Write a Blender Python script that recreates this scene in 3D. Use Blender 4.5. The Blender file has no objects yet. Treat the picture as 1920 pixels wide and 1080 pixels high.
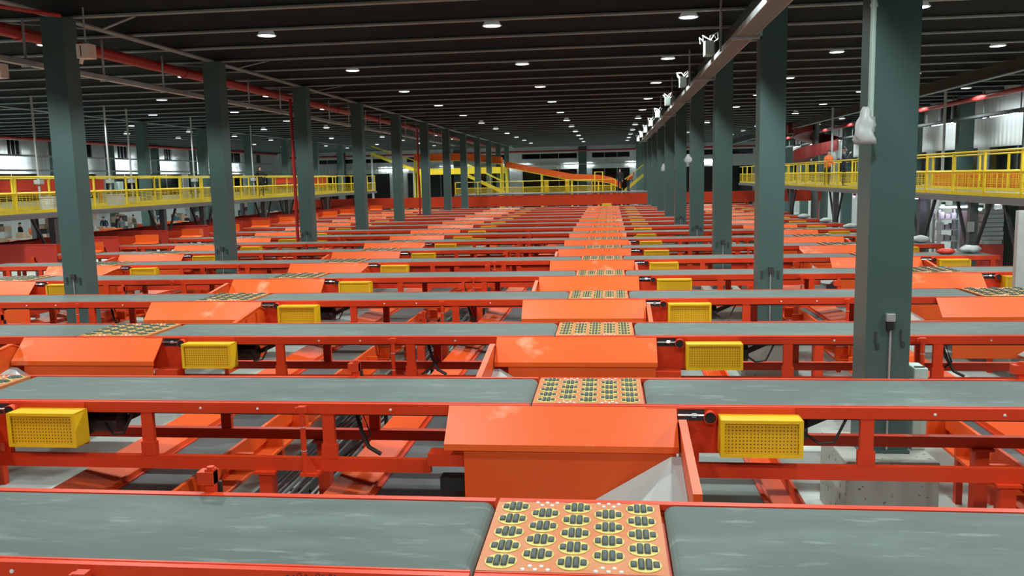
import bpy, bmesh, math, random
from mathutils import Vector, Matrix
random.seed(7)
C = bpy.context.scene.collection
scn = bpy.context.scene
pi = math.pi

# ------------------------------------------------------------------ camera
CZ = 3.75
FPX, YAW, PIT, ROLL = 1597.39, .1165, .1289, .0228
cy, sy = math.cos(YAW), math.sin(YAW); cp, sp = math.cos(PIT), math.sin(PIT); cr, sr = math.cos(ROLL), math.sin(ROLL)
r0 = Vector((cy, sy, 0)); f0 = Vector((-sy, cy, 0)); zz = Vector((0, 0, 1))
FW = f0*cp - zz*sp; U0 = f0*sp + zz*cp
RT = r0*cr - U0*sr; UP = r0*sr + U0*cr
cam_d = bpy.data.cameras.new('camera'); cam = bpy.data.objects.new('camera', cam_d); C.objects.link(cam)
M = Matrix((RT, UP, -FW)).transposed().to_4x4(); M.translation = Vector((0, 0, CZ))
cam.matrix_world = M
cam_d.sensor_width = 36; cam_d.lens = FPX/1920*36; cam_d.clip_end = 300
scn.camera = cam
# ------------------------------------------------------------------ world, exposure
w = bpy.data.worlds.new('world'); scn.world = w; w.use_nodes = True
w.node_tree.nodes['Background'].inputs[0].default_value = (.6, .8, 1, 1)
w.node_tree.nodes['Background'].inputs[1].default_value = .001
vs = scn.view_settings
vs.view_transform = 'Standard'; vs.look = 'None'; vs.gamma = 1; vs.use_curve_mapping = False
vs.exposure = 0.0
scn.cycles.use_denoising = True
scn.cycles.max_bounces = 6; scn.cycles.diffuse_bounces = 4; scn.cycles.glossy_bounces = 3
scn.cycles.sample_clamp_indirect = 6
SPOT_W = 770.0
SPOT_ANGLE = math.radians(140)
LX = [-29.9, -25.8, -21.0, -17.05, -12.8, -7.55, -2.5, 1.66, 6.28, 10.5, 14.7]      # ceiling lamp columns
LY = [18.75 + 6.42*n for n in range(-4, 11)]                                   # ceiling lamp rows
LZ = 7.0

def in_view(x, y, z):
    p = Vector((x, y, z-CZ)); d = p.dot(FW)
    if d < .3: return None
    return 960+FPX*p.dot(RT)/d, 540-FPX*p.dot(UP)/d
def seen(pts, m=40):
    """True when the span of points can reach the frame"""
    q = [in_view(*p) for p in pts]; q = [a for a in q if a]
    if not q: return False
    xs = [a[0] for a in q]; ys = [a[1] for a in q]
    return not (max(xs) < -m or min(xs) > 1920+m or max(ys) < -m or min(ys) > 1080+m)

# spot light inside every ceiling lamp
spot = bpy.data.lights.new('lamp_light', 'SPOT'); spot.energy = SPOT_W; spot.spot_size = SPOT_ANGLE
spot.spot_blend = .30; spot.shadow_soft_size = .16; spot.color = (.92, 1.0, .975)

# ------------------------------------------------------------------ materials
def mat(name, col, rough=.5, metal=0, spec=.5, noise=None, emit=None, bump=None, coords='Object'):
    """noise: (colour2, scale, lo, hi, stretch xyz)"""
    m = bpy.data.materials.new(name); m.use_nodes = True
    nt = m.node_tree; b = nt.nodes['Principled BSDF']
    b.inputs['Base Color'].default_value = (*col, 1); b.inputs['Roughness'].default_value = rough
    b.inputs['Metallic'].default_value = metal; b.inputs['Specular IOR Level'].default_value = spec
    if emit:
        b.inputs['Emission Color'].default_value = (*emit[0], 1); b.inputs['Emission Strength'].default_value = emit[1]
    if noise or bump:
        tc = nt.nodes.new('ShaderNodeTexCoord'); mp = nt.nodes.new('ShaderNodeMapping')
        oi = nt.nodes.new('ShaderNodeObjectInfo'); ad = nt.nodes.new('ShaderNodeVectorMath'); ad.operation = 'ADD'
        mu = nt.nodes.new('ShaderNodeMath'); mu.operation = 'MULTIPLY'; mu.inputs[1].default_value = 57.0
        nt.links.new(oi.outputs['Random'], mu.inputs[0])
        nt.links.new(tc.outputs[coords], mp.inputs[0]); nt.links.new(mp.outputs[0], ad.inputs[0]); nt.links.new(mu.outputs[0], ad.inputs[1])
    if noise:
        c2, sc, lo, hi, st = noise
        mp.inputs['Scale'].default_value = st
        n = nt.nodes.new('ShaderNodeTexNoise'); n.inputs['Scale'].default_value = sc; n.inputs['Detail'].default_value = 6
        n.inputs['Roughness'].default_value = .62
        r = nt.nodes.new('ShaderNodeValToRGB'); r.color_ramp.elements[0].position = lo; r.color_ramp.elements[1].position = hi
        r.color_ramp.elements[0].color = (*col, 1); r.color_ramp.elements[1].color = (*c2, 1)
        nt.links.new(ad.outputs[0], n.inputs['Vector']); nt.links.new(n.outputs[0], r.inputs[0]); nt.links.new(r.outputs[0], b.inputs['Base Color'])
    if bump:
        n2 = nt.nodes.new('ShaderNodeTexNoise'); n2.inputs['Scale'].default_value = bump[0]; n2.inputs['Detail'].default_value = 4
        bp = nt.nodes.new('ShaderNodeBump'); bp.inputs['Strength'].default_value = bump[1]
        nt.links.new(ad.outputs[0], n2.inputs['Vector']); nt.links.new(n2.outputs[0], bp.inputs['Height']); nt.links.new(bp.outputs[0], b.inputs['Normal'])
    return m
ORANGE = mat('orange_paint', (.70, .080, .009), .45, spec=.35, noise=((.72, .10, .015), 1.6, .35, .75, (1, 1, 1)))
HOODP = mat('orange_hood_paint', (.84, .120, .014), .40, spec=.4, noise=((.88, .36, .20), 1.3, .60, .74, (1, 1.4, 1)))  # pale blotches: worn scratches, plus shiny highlights put into the colour
RED = mat('red_orange_paint', (.62, .040, .008), .45, spec=.35, noise=((.66, .055, .012), 2.0, .35, .7, (1, 1, 1)))
DRED = mat('red_panel_paint', (.60, .040, .022), .5)
BELT = mat('belt_rubber', (.050, .074, .065), .60, spec=.30, noise=((.115, .155, .138), 1.3, .48, .84, (.55, 2.6, 1)))
# pale dusty smears on the belts, dust sheen at flat angles
nt = BELT.node_tree; b = nt.nodes['Principled BSDF']; b.inputs['Sheen Weight'].default_value = .40; b.inputs['Sheen Roughness'].default_value = .45; b.inputs['Sheen Tint'].default_value = (.78, .94, .88, 1); src = b.inputs['Base Color'].links[0].from_socket
vec = [n for n in nt.nodes if n.type == 'VECT_MATH'][0].outputs[0]
n2 = nt.nodes.new('ShaderNodeTexNoise'); n2.inputs['Scale'].default_value = 4.2; n2.inputs['Detail'].default_value = 5; n2.inputs['Roughness'].default_value = .6
r2 = nt.nodes.new('ShaderNodeValToRGB'); r2.color_ramp.elements[0].position = .58; r2.color_ramp.elements[1].position = .76
r2.color_ramp.elements[1].color = (.42, .42, .42, 1)
mxb = nt.nodes.new('ShaderNodeMix'); mxb.data_type = 'RGBA'; mxb.inputs[7].default_value = (.36, .42, .39, 1)
nt.links.new(vec, n2.inputs['Vector']); nt.links.new(n2.outputs[0], r2.inputs[0]); nt.links.new(r2.outputs[0], mxb.inputs[0]); nt.links.new(src, mxb.inputs[6]); nt.links.new(mxb.outputs[2], b.inputs['Base Color'])
PBELT = mat('lit_belt_rubber', (.16, .21, .19), .5, noise=((.22, .28, .26), .9, .4, .8, (1, .4, 1)))  # brightly lit belt, its light put into a paler colour
LBELT = mat('lower_belt_rubber', (.050, .062, .064), .5, spec=.4, noise=((.10, .12, .12), .8, .45, .8, (1, .25, 1)))
PLATE = mat('worn_orange_plate', (.54, .160, .052), .5, spec=.3, noise=((.56, .22, .095), 3.0, .35, .7, (1, 1, 1)))
YRING = mat('yellow_ring', (.60, .50, .13), .5)
RUBBER = mat('roller_rubber', (.050, .068, .062), .55)
YGUARD = mat('yellow_guard_paint', (.80, .50, .012), .35)
YRAIL = mat('yellow_rail_paint', (.80, .60, .03), .42)
CHROME = mat('chrome', (.75, .76, .78), .2, metal=1)
ZINC = mat('zinc_screw', (.72, .72, .70), .4)
GALV = mat('galvanised_steel', (.55, .58, .59), .42, metal=.6, noise=((.40, .43, .44), 3, .4, .7, (1, 1, 1)))
BLACK = mat('black_rubber', (.012, .012, .013), .5)
DARK = mat('dark_steel', (.035, .038, .04), .55)
LEGGREY = mat('grey_steel_leg', (.085, .095, .10), .5)
FASCIA = mat('grey_deck_edge', (.17, .175, .18), .5)
COLM = mat('green_grey_column_paint', (.056, .104, .098), .42, noise=((.064, .118, .110), .7, .35, .7, (1, 1, .3)))
BEAMW = mat('shaded_roof_steel', (.050, .048, .046), .6)  # beam webs: their shade put into a darker colour
BEAMF = mat('lit_roof_steel', (.20, .25, .245), .55)  # same steel, light from below on the flanges put into the colour
CEIL = mat('dark_roof_deck', (.035, .036, .036), .8)
FLOOR = mat('pale_green_floor', (.50, .58, .54), .45, noise=((.40, .48, .44), .5, .35, .7, (1, 1, 1)))
CONC = mat('concrete', (.38, .39, .35), .85, noise=((.10, .09, .06), 13, .60, .66, (1, 1, 1)), bump=(14, .35))
WHITE = mat('white_sheet', (.44, .46, .44), .4, noise=((.36, .38, .36), 2, .35, .7, (1, 1, 1)))
GREYS = mat('grey_sheet', (.42, .41, .40), .45)
SPIRAL = mat('dark_red_chute_paint', (.17, .014, .013), .45)
PIPE = mat('red_pipe_paint', (.42, .022, .022), .4)
GLASS = mat('night_glass', (.006, .007, .008), .12)
LAMPM = mat('glowing_acrylic_reflector', (.80, .82, .84), .3, emit=((.9, .97, 1.0), .09))
LAMPE = mat('lamp_glow', (.9, .95, 1), .5, emit=((.90, .97, 1.0), 9.0))
TUBE = mat('tube_glow', (1, 1, 1), .5, emit=((.88, .98, 1.0), 42.0))
TUBEP = mat('violet_tube_glow', (1, 1, 1), .5, emit=((.80, .72, 1.0), 45.0))
GREENL = mat('green_signal_glow', (.1, .9, .4), .5, emit=((.15, 1.0, .45), 9.0))
REDL = mat('red_signal_glow', (.9, .1, .15), .5, emit=((1.0, .12, .2), 9.0))
PLASTIC = mat('white_plastic_film', (.50, .53, .53), .4, bump=(9, .8))
BEIGE = mat('beige_housing', (.85, .70, .62), .5)
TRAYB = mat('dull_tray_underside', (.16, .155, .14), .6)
CARD = mat('cardboard', (.42, .30, .20), .8)
BROWN = mat('brown_panel', (.22, .18, .165), .7)
TEALD = mat('dark_green_sheet', (.07, .095, .085), .8)
LGREEN = mat('pale_green_box_paint', (.42, .56, .50), .45)
SKIN = mat('skin', (.50, .29, .21), .55)
HAIR = mat('black_hair', (.012, .010, .010), .6)
CLO = {k: mat('cloth_'+k, c, .85) for k, c in dict(black=(.018, .018, .02), navy=(.022, .03, .055), orange=(.80, .16, .04), teal=(.03, .13, .15), grey=(.16, .17, .18), camo=(.20, .18, .12), blue=(.06, .09, .18)).items()}
# corrugated white cladding
WALLM = mat('white_cladding', (.70, .74, .73), .5)
nt = WALLM.node_tree; tc = nt.nodes.new('ShaderNodeTexCoord'); wv = nt.nodes.new('ShaderNodeTexWave'); wv.wave_type = 'BANDS'; wv.bands_direction = 'DIAGONAL'
sx = nt.nodes.new('ShaderNodeVectorMath'); sx.operation = 'MULTIPLY'; sx.inputs[1].default_value = (1, 1, 0)
wv.inputs['Scale'].default_value = 1.6; bpn = nt.nodes.new('ShaderNodeBump'); bpn.inputs['Strength'].default_value = .5; bpn.inputs['Distance'].default_value = .04
nt.links.new(tc.outputs['Object'], sx.inputs[0]); nt.links.new(sx.outputs[0], wv.inputs[0]); nt.links.new(wv.outputs[0], bpn.inputs['Height']); nt.links.new(bpn.outputs[0], nt.nodes['Principled BSDF'].inputs['Normal'])
# perforated yellow sheet: rows of round holes
PERF = mat('perforated_yellow_sheet', (.74, .44, .010), .4)
nt = PERF.node_tree; b = nt.nodes['Principled BSDF']
tc = nt.nodes.new('ShaderNodeTexCoord'); vm = nt.nodes.new('ShaderNodeVectorMath'); vm.operation = 'SCALE'; vm.inputs['Scale'].default_value = 1/.030
fr = nt.nodes.new('ShaderNodeVectorMath'); fr.operation = 'FRACTION'; sb = nt.nodes.new('ShaderNodeVectorMath'); sb.operation = 'SUBTRACT'; sb.inputs[1].default_value = (.5, .5, .5)
m2 = nt.nodes.new('ShaderNodeVectorMath'); m2.operation = 'MULTIPLY'; m2.inputs[1].default_value = (1, 0, 1)
ln = nt.nodes.new('ShaderNodeVectorMath'); ln.operation = 'LENGTH'; lt = nt.nodes.new('ShaderNodeMath'); lt.operation = 'LESS_THAN'; lt.inputs[1].default_value = .20
mx = nt.nodes.new('ShaderNodeMix'); mx.data_type = 'RGBA'; mx.inputs[6].default_value = (.74, .44, .010, 1); mx.inputs[7].default_value = (.10, .055, .004, 1)
for a, c in ((tc.outputs['Object'], vm.inputs[0]), (vm.outputs[0], fr.inputs[0]), (fr.outputs[0], sb.inputs[0]), (sb.outputs[0], m2.inputs[0]), (m2.outputs[0], ln.inputs[0]), (ln.outputs['Value'], lt.inputs[0]), (lt.outputs[0], mx.inputs[0]), (mx.outputs[2], b.inputs['Base Color'])):
    nt.links.new(a, c)

# ------------------------------------------------------------------ mesh helpers
class MB:
    def __init__(s): s.v = []; s.f = []; s.m = []
    def face(s, pts, m=0):
        i = len(s.v); s.v += [tuple(p) for p in pts]; s.f.append(list(range(i, i+len(pts)))); s.m.append(m); return s
    def box(s, x0, x1, y0, y1, z0, z1, m=0):
        i = len(s.v)
        s.v += [(x0, y0, z0), (x1, y0, z0), (x1, y1, z0), (x0, y1, z0), (x0, y0, z1), (x1, y0, z1), (x1, y1, z1), (x0, y1, z1)]
        for q in ((3, 2, 1, 0), (4, 5, 6, 7), (0, 1, 5, 4), (1, 2, 6, 5), (2, 3, 7, 6), (3, 0, 4, 7)):
            s.f.append([i+k for k in q]); s.m.append(m)
        return s
    def prism(s, poly, axis, a, b, m=0):
        """poly of 2D points extruded along axis: 'x' -> (y,z), 'y' -> (x,z), 'z' -> (x,y)"""
        def P(p, t): return {'x': (t, p[0], p[1]), 'y': (p[0], t, p[1]), 'z': (p[0], p[1], t)}[axis]
        n = len(poly); i = len(s.v)
        s.v += [P(p, a) for p in poly] + [P(p, b) for p in poly]
        s.f.append([i+k for k in range(n)]); s.m.append(m); s.f.append([i+n+k for k in reversed(range(n))]); s.m.append(m)
        for k in range(n):
            l = (k+1) % n; s.f.append([i+l, i+k, i+n+k, i+n+l]); s.m.append(m)
        return s
    def tube(s, path, r, n=8, m=0, cap=True):
        path = [Vector(p) for p in path]; i = len(s.v)
        rr = r if isinstance(r, (list, tuple)) else [r]*len(path)
        up = Vector((0, 0, 1))
        for k, p in enumerate(path):
            t = (path[min(k+1, len(path)-1)] - path[max(k-1, 0)]).normalized()
            u = t.cross(up)
            if u.length < 1e-3: u = t.cross(Vector((1, 0, 0)))
            u.normalize(); v = u.cross(t)
            s.v += [tuple(p + (u*math.cos(2*pi*a/n) + v*math.sin(2*pi*a/n))*rr[k]) for a in range(n)]
        for k in range(len(path)-1):
            for a in range(n):
                b = (a+1) % n
                s.f.append([i+k*n+a, i+k*n+b, i+(k+1)*n+b, i+(k+1)*n+a]); s.m.append(m)
        if cap:
            s.f.append([i+a for a in reversed(range(n))]); s.m.append(m)
            e = i+(len(path)-1)*n; s.f.append([e+a for a in range(n)]); s.m.append(m)
        return s
    def bar(s, p, q, w, h, m=0):
        """rectangular bar from p to q, w across, h in the up sense"""
        p, q = Vector(p), Vector(q); t = (q-p).normalized(); u = t.cross(Vector((0, 0, 1)))
        if u.length < 1e-3: u = t.cross(Vector((0, 1, 0)))
        u.normalize(); v = u.cross(t); i = len(s.v)
        for c in (p, q):
            s.v += [tuple(c+u*(a*w/2)+v*(b*h/2)) for a, b in ((-1, -1), (1, -1), (1, 1), (-1, 1))]
        for f in ((3, 2, 1, 0), (4, 5, 6, 7), (0, 1, 5, 4), (1, 2, 6, 5), (2, 3, 7, 6), (3, 0, 4, 7)):
            s.f.append([i+k for k in f]); s.m.append(m)
        return s
    def lathe(s, prof, c=(0, 0, 0), n=20, m=0):
        i = len(s.v)
        for r, z in prof:
            s.v += [(c[0]+r*math.cos(2*pi*a/n), c[1]+r*math.sin(2*pi*a/n), c[2]+z) for a in range(n)]
        for k in range(len(prof)-1):
            for a in range(n):
                b = (a+1) % n
                s.f.append([i+k*n+a, i+k*n+b, i+(k+1)*n+b, i+(k+1)*n+a]); s.m.append(m)
        return s
    def mesh(s, name, mats, smooth=False):
        me = bpy.data.meshes.new(name); me.from_pydata(s.v, [], s.f); me.update()
        for a in mats: me.materials.append(a)
        me.polygons.foreach_set('material_index', s.m)
        bm = bmesh.new(); bm.from_mesh(me); bmesh.ops.recalc_face_normals(bm, faces=bm.faces); bm.to_mesh(me); bm.free()
        if smooth:
            me.polygons.foreach_set('use_smooth', [True]*len(me.polygons))
        return me
    def build(s, name, mats, parent=None, loc=None, bevel=0, smooth=False):
        if not isinstance(mats, (list, tuple)): mats = [mats]
        o = bpy.data.objects.new(name, s.mesh(name, mats, smooth)); C.objects.link(o)
        if parent is not None: o.parent = parent
        if loc: o.location = loc
        if bevel:
            bv = o.modifiers.new('bevel', 'BEVEL'); bv.width = bevel; bv.segments = 2; bv.limit_method = 'ANGLE'
        return o
def tag(o, label=None, cat=None, group=None, kind=None):
    if label: o['label'] = label
    if cat: o['category'] = cat
    if group: o['group'] = group
    if kind: o['kind'] = kind
    return o
def empty(name, loc, label, cat, group=None):
    o = bpy.data.objects.new(name, None); C.objects.link(o); o.location = loc; o.empty_display_size = .2
    return tag(o, label, cat, group)
def kids(o): return list(o.children)
def dup(o, loc=None, parent=None):
    c = o.copy(); C.objects.link(c)
    for k in ('label', 'category', 'group'):
        if parent is None and k in c: del c[k]
    if parent is not None: c.parent = parent
    if loc is not None: c.location = loc
    for ch in list(o.children): dup(ch, None, c)
    return c
ORD = ['zeroth', 'first', 'second', 'third', 'fourth', 'fifth', 'sixth', 'seventh', 'eighth', 'ninth', 'tenth', 'eleventh', 'twelfth', 'thirteenth', 'fourteenth', 'fifteenth', 'sixteenth', 'seventeenth', 'eighteenth', 'nineteenth', 'twentieth']
TENS = {2: 'twenty', 3: 'thirty', 4: 'forty'}
def nth(n):
    if n <= 20: return ORD[n]
    return {30: 'thirtieth', 40: 'fortieth'}.get(n) or TENS[n//10]+'-'+ORD[n % 10]

# ------------------------------------------------------------------ dimensions of the sorting field
S, Y0, BW, PW, X0, PP = 3.258, 5.043, .95, .985, -.21, 6.47
NR = 17
BZ = 1.75
COLC = 6.516
XL, XR = -16.35, 8.75            # ends of the conveyor rows
def yf(r): return Y0+S*(r-1)-BW
def xp(j): return X0+PP*j

# ------------------------------------------------------------------ room shell
Yb, Xw, Xe = 96.0, -38.4, 17.0
def struct(mb, name, m, **k): return tag(mb.build(name, m, **k), kind='structure')
struct(MB().box(Xw-.3, Xe+.3, -6, Yb+.3, -.2, 0), 'floor', FLOOR)
struct(MB().box(Xw-.3, Xe+.3, -6, Yb+.3, 7.6, 7.8), 'ceiling', CEIL)
def wall_grid(fixed, lo, hi, holes, thick, axis, z1=7.6):
    """wall with rectangular openings: holes list of (a0, a1, z0, z1)"""
    mb = MB()
    az = sorted(set([lo, hi]+[h[0] for h in holes]+[h[1] for h in holes])); zs = sorted(set([0, z1]+[h[2] for h in holes]+[h[3] for h in holes]))
    for a0, a1 in zip(az, az[1:]):
        run = None
        for z0, zt in zip(zs, zs[1:]):
            ca, cz = (a0+a1)/2, (z0+zt)/2
            if any(h[0] < ca < h[1] and h[2] < cz < h[3] for h in holes): continue
            if axis == 'y': mb.box(fixed, fixed+thick, a0, a1, z0, zt)
            else: mb.box(a0, a1, fixed, fixed+thick, z0, zt)
    return mb
holesL, holesR = [], []
cys = [9.25+COLC*n for n in range(0, 14)]
for n in range(2, 13):
    a = cys[n]; 
    holesL.append((a+.5, a+COLC-.5, 2.9, 4.72))
    if n % 3 != 0: holesL.append((a+(.6 if n % 2 else 2.4), a+COLC-(.8 if n % 2 else 2.6), 5.98, 6.9))
    else: holesL.append((a+3.0, a+4.3, 5.98, 6.9))
    holesR.append((a+.5, a+COLC-.5, 2.9, 4.62))
    if n % 2: holesR.append((a+1.2, a+COLC-1.0, 6.05, 6.95))
    else: holesR.append((a+1.0, a+2.3, 6.05, 6.95))
holesB = [(-36, -25, .3, 4.5), (-23, -11.4, .3, 4.5), (-9.8, -3.6, .3, 4.55), (-2.0, 2.2, .3, 4.55), (3.6, 15.5, .3, 4.5),
          (-36, -25, 5.75, 6.2), (-23, -11.4, 5.75, 6.3), (-9.8, -3.6, 5.75, 6.3), (-2.0, 2.2, 5.75, 6.3), (3.6, 15.5, 5.75, 6.3)]
struct(wall_grid(Xw-.25, -6, Yb, holesL, .25, 'y'), 'wall_left', WALLM)
struct(wall_grid(Xe, -6, Yb, holesR, .25, 'y'), 'wall_right', WALLM)
struct(wall_grid(Yb, Xw, Xe, holesB, .25, 'x'), 'wall_back', WALLM)
nwin = 0
for side, holes in (('l', holesL), ('r', holesR), ('b', holesB)):
    for a0, a1, z0, z1 in holes:
        nwin += 1
        g = MB(); fr = MB(); t = .05
        if side == 'b':
            g.box(a0, a1, Yb+.12, Yb+.14, z0, z1)
            for x in [a0+t/2+i*(a1-a0-t)/3 for i in range(4)]: fr.box(x-t/2, x+t/2, Yb+.08, Yb+.12, z0, z1)
        else:
            x = Xw-.14 if side == 'l' else Xe+.12
            g.box(x, x+.02, a0, a1, z0, z1)
            xf = (x+.02, x+.06) if side == 'l' else (x-.04, x)
            k = 3 if z0 > 5 else 2
            for y in [a0+t/2+i*(a1-a0-t)/k for i in range(k+1)]: fr.box(xf[0], xf[1], y-t/2, y+t/2, z0, z1)
        o = struct(fr, 'window_%d' % nwin, GALV); g.build('pane', GLASS, o)

# ------------------------------------------------------------------ roof beams, girders, columns
k = 0
BY = [16.05+2.172*n for n in range(-6, 37)]
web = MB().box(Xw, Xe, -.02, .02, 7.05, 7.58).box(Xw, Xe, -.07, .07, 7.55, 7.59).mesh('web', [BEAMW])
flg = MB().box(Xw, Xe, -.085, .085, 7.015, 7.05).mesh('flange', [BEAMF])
for i, y in enumerate(BY):
    if not seen([(-30, y, 7), (16, y, 7), (0, y, 7)], 0) and y < 12: continue
    k += 1
    b = empty('roof_beam', (0, y, 0), 'dark steel roof beam with pale lower flange, %s beam counting away from the camera' % nth(k), 'beam', 'roof beams across the hall')
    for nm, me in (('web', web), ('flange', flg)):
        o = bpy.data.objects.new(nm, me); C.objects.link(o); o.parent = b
for x, nm, z0, m in ((-10.48, 'left column row', 6.965, BEAMW), (2.83, 'right column row', 6.62, COLM), (-23.8, 'far left column row', 6.965, BEAMW), (12.4, 'right-hand walkway', 6.60, BEAMW)):
    b = empty('roof_girder', (x, 0, 0), 'long steel roof girder running into the depth above the '+nm, 'girder', 'roof girders')
    MB().box(-.02, .02, 2, Yb-.1, z0+.03, 7.013).box(-.09, .09, 2, Yb-.1, 7.0, 7.012).build('web', m, b)
    if nm == 'left column row':
        for n in range(1, 8):
            y = 9.24+COLC*n
            for s_ in (-1, 1): MB().bar((.09*s_, y+1.35, 6.985), (1.38*s_, y+.3, 7.0), .06, .02).build('brace', BEAMF, b)
    MB().box(-.10, .10, 2, Yb-.1, z0, z0+.03).build('flange', BEAMF, b)

def column(x, n, nm, base=True, w2=.22, d2=.22, z1=6.96):
    y = 9.24+COLC*n
    if not seen([(x-1, y, 0), (x+1, y, 7)], 20): return None
    c = empty('steel_column', (x, y, 0), nm, 'column', 'steel columns of the hall')
    zb = .80 if base else 0
    MB().box(-w2, w2, -d2, d2, zb+.03, z1).build('shaft', COLM, c)
    MB().box(-w2-.03, w2+.03, -d2-.03, d2+.03, zb, zb+.03).build('base_plate', COLM, c)
    if base:
        p = MB().box(-.46, .46, -.52, .52, 0, .80)
        o = p.build('concrete_plinth', CONC, None, (x, y, 0), bevel=.015)
        tag(o, 'speckled concrete plinth under the '+nm, 'plinth', 'column plinths')
    return c
colR, colL = [], []
for n in range(0, 13):
    c = column(2.83, n, 'green-grey steel column, %s of the right-hand row from the camera' % nth(n+1)); colR.append(c)
kk = 0
for n in range(1, 13):
    c = column(-10.48, n, 'green-grey steel column, %s of the left-hand row from the camera' % nth(n)); colL.append(c)
for n in range(3, 12):
    column(-23.8, n, 'grey steel column beyond the left walkway, %s of that row in view' % nth(n-2), base=False)
for n in range(4, 12):
    column(-37.6, n, 'grey steel column against the left wall, %s from the camera' % nth(n-3), base=False, w2=.25)
for n in range(3, 12):
    column(16.2, n, 'dark steel column against the right wall, %s from the camera' % nth(n-2), base=False, w2=.32)
for i, x in enumerate((-30.5, -17, -3.0, 9.5)):
    c = empty('steel_column', (x, Yb-.45, 0), 'grey steel column against the back wall, %s from the left' % nth(i+1), 'column', 'steel columns of the hall')
    MB().box(-.45, .45, -.2, .2, 0, 7.0).build('shaft', COLM, c)

# fittings on the nearest right-hand column
xc, yc = 2.83, 9.24-.22
c1 = colR[0]
MB().tube([(.02, -.235, 2.22), (.02, -.235, .84)], .011, 8).build('conduit', GALV, c1)
MB().box(-.035, .055, -.28, -.22, 2.20, 2.285).box(-.025, .045, -.27, -.22, 2.11, 2.195, 1).build('clamp', [GALV, BLACK], c1, bevel=.008)
for sx_, z in ((-.12, 2.02), (.13, 2.04)):
    MB().box(sx_-.010, sx_+.008, -.230, -.22, z-.05, z+.07).box(sx_, sx_+.035, -.232, -.22, z-.11, z-.055).build('weld_bracket', DARK, c1)
MB().tube([(-.245, -.245, 6.6), (-.245, -.245, 4.27)], .028, 10).tube([(-.245, -.245, 5.36), (-.245, -.245, 5.33)], .036, 10).build('conduit', LGREEN, c1)
MB().tube([(-.245, -.25, 4.27), (-.245, -.25, 4.12)], .045, 12).build('conduit_joint', GALV, c1)
MB().tube([(-.245, -.25, 4.12), (-.245, -.25, 4.02)], [.03, .018], 10).build('socket', BLACK, c1)
o = MB().box(3.14, 3.28, 9.12, 9.42, .80, 1.68).build('electric_cabinet', LGREEN, bevel=.01)
tag(o, 'small pale green cabinet standing beside the nearest right-hand column', 'cabinet')
MB().box(3.16, 3.26, 9.16, 9.2, 1.681, 1.69).build('lid_slot', BLACK, o)
# marks on other columns
for c in colR[1:5]+colL[:3]:
    if c:
        MB().tube([(.0, -.235, 2.0), (.0, -.235, .8)], .010, 6).build('conduit', GALV, c)
        MB().box(-.04, .05, -.27, -.22, 1.96, 2.06).box(-.16, -.13, -.235, -.22, 1.86, 2.0).box(.12, .15, -.235, -.22, 1.86, 2.0).build('clamp', [DARK], c)
# white plastic bags hung on columns
def bag(name, loc, w, h, label, seed):
    rnd = random.Random(seed); mb = MB(); n = 12; L = 9
    i = 0
    for l in range(L):
        t = l/(L-1); rad = w/2*(.25+.75*math.sin(min(1, t*1.25)*pi/2))*(1-.35*max(0, t-.75)*4*(t-.75))
        for a in range(n):
            q = 1+.30*rnd.uniform(-1, 1); mb.v.append((rad*q*math.cos(2*pi*a/n), rad*q*.6*math.sin(2*pi*a/n), -h*t))
    for l in range(L-1):
        for a in range(n):
            b = (a+1) % n; mb.f.append([l*n+a, l*n+b, (l+1)*n+b, (l+1)*n+a]); mb.m.append(0)
    mb.f.append([a for a in range(n)]); mb.m.append(0); mb.f.append([(L-1)*n+a for a in reversed(range(n))]); mb.m.append(0)
    o = mb.build(name, PLASTIC, None, loc, smooth=True); tag(o, label, 'bag', 'plastic bags hung on columns')
bag('plastic_bag', (2.50, 8.86, 4.36), .20, .36, 'large crumpled white plastic bag hanging on the nearest right-hand column', 1)
bag('plastic_bag', (2.545, 28.6, 4.38), .24, .28, 'crumpled white plastic bag on the fourth right-hand column', 2)
bag('plastic_bag', (2.55, 41.7, 4.25), .22, .36, 'small white plastic bag on the sixth right-hand column', 3)

# ------------------------------------------------------------------ ceiling lamps
lamp0 = empty('ceiling_lamp', (0, 0, 0), 'x', 'lamp')
MB().lathe([(.02, .34), (.10, .33), (.11, .22), (.085, .21), (.085, .16), (.12, .14), (.19, .02), (.215, 0), (.20, -.012), (.175, .0)], n=24).build('reflector', LAMPM, lamp0, smooth=True)
MB().lathe([(0, .004), (.178, .004), (.178, -.006), (0, -.012)], n=24).build('diffuser', LAMPE, lamp0)
MB().tube([(0, 0, .34), (0, 0, .50)], .012, 6).box(-.05, .05, -.01, .01, .48, .52).build('hanger', DARK, lamp0)
lampn = 0
spot_near = spot.copy(); spot_near.energy = SPOT_W*.62       # lamps over the camera end, dimmed to darken the nearest row
def add_spot(x, y):
    o = bpy.data.objects.new('lamp_light', spot_near if -2 < y < 8 else spot); C.objects.link(o); o.location = (x, y, LZ-.03)
vis_row = 0
first = True
for y in LY:
    vis = [x for x in LX if (lambda q: q and -10 < q[0] < 1930 and -10 < q[1] < 1090)(in_view(x, y, LZ))]
    if vis: vis_row += 1
    for x in LX:
        if y < 4 and (x < -14 or x > 11): continue
        add_spot(x, y)
        if x in vis:
            t = lamp0 if first else dup(lamp0)
            first = False
            t.location = (x, y, LZ)
            tag(t, 'bell-shaped ceiling lamp, %s lamp row from the camera, %s from the left in it' % (nth(vis_row), nth(vis.index(x)+1)), 'lamp', 'high bay ceiling lamps')

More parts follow.
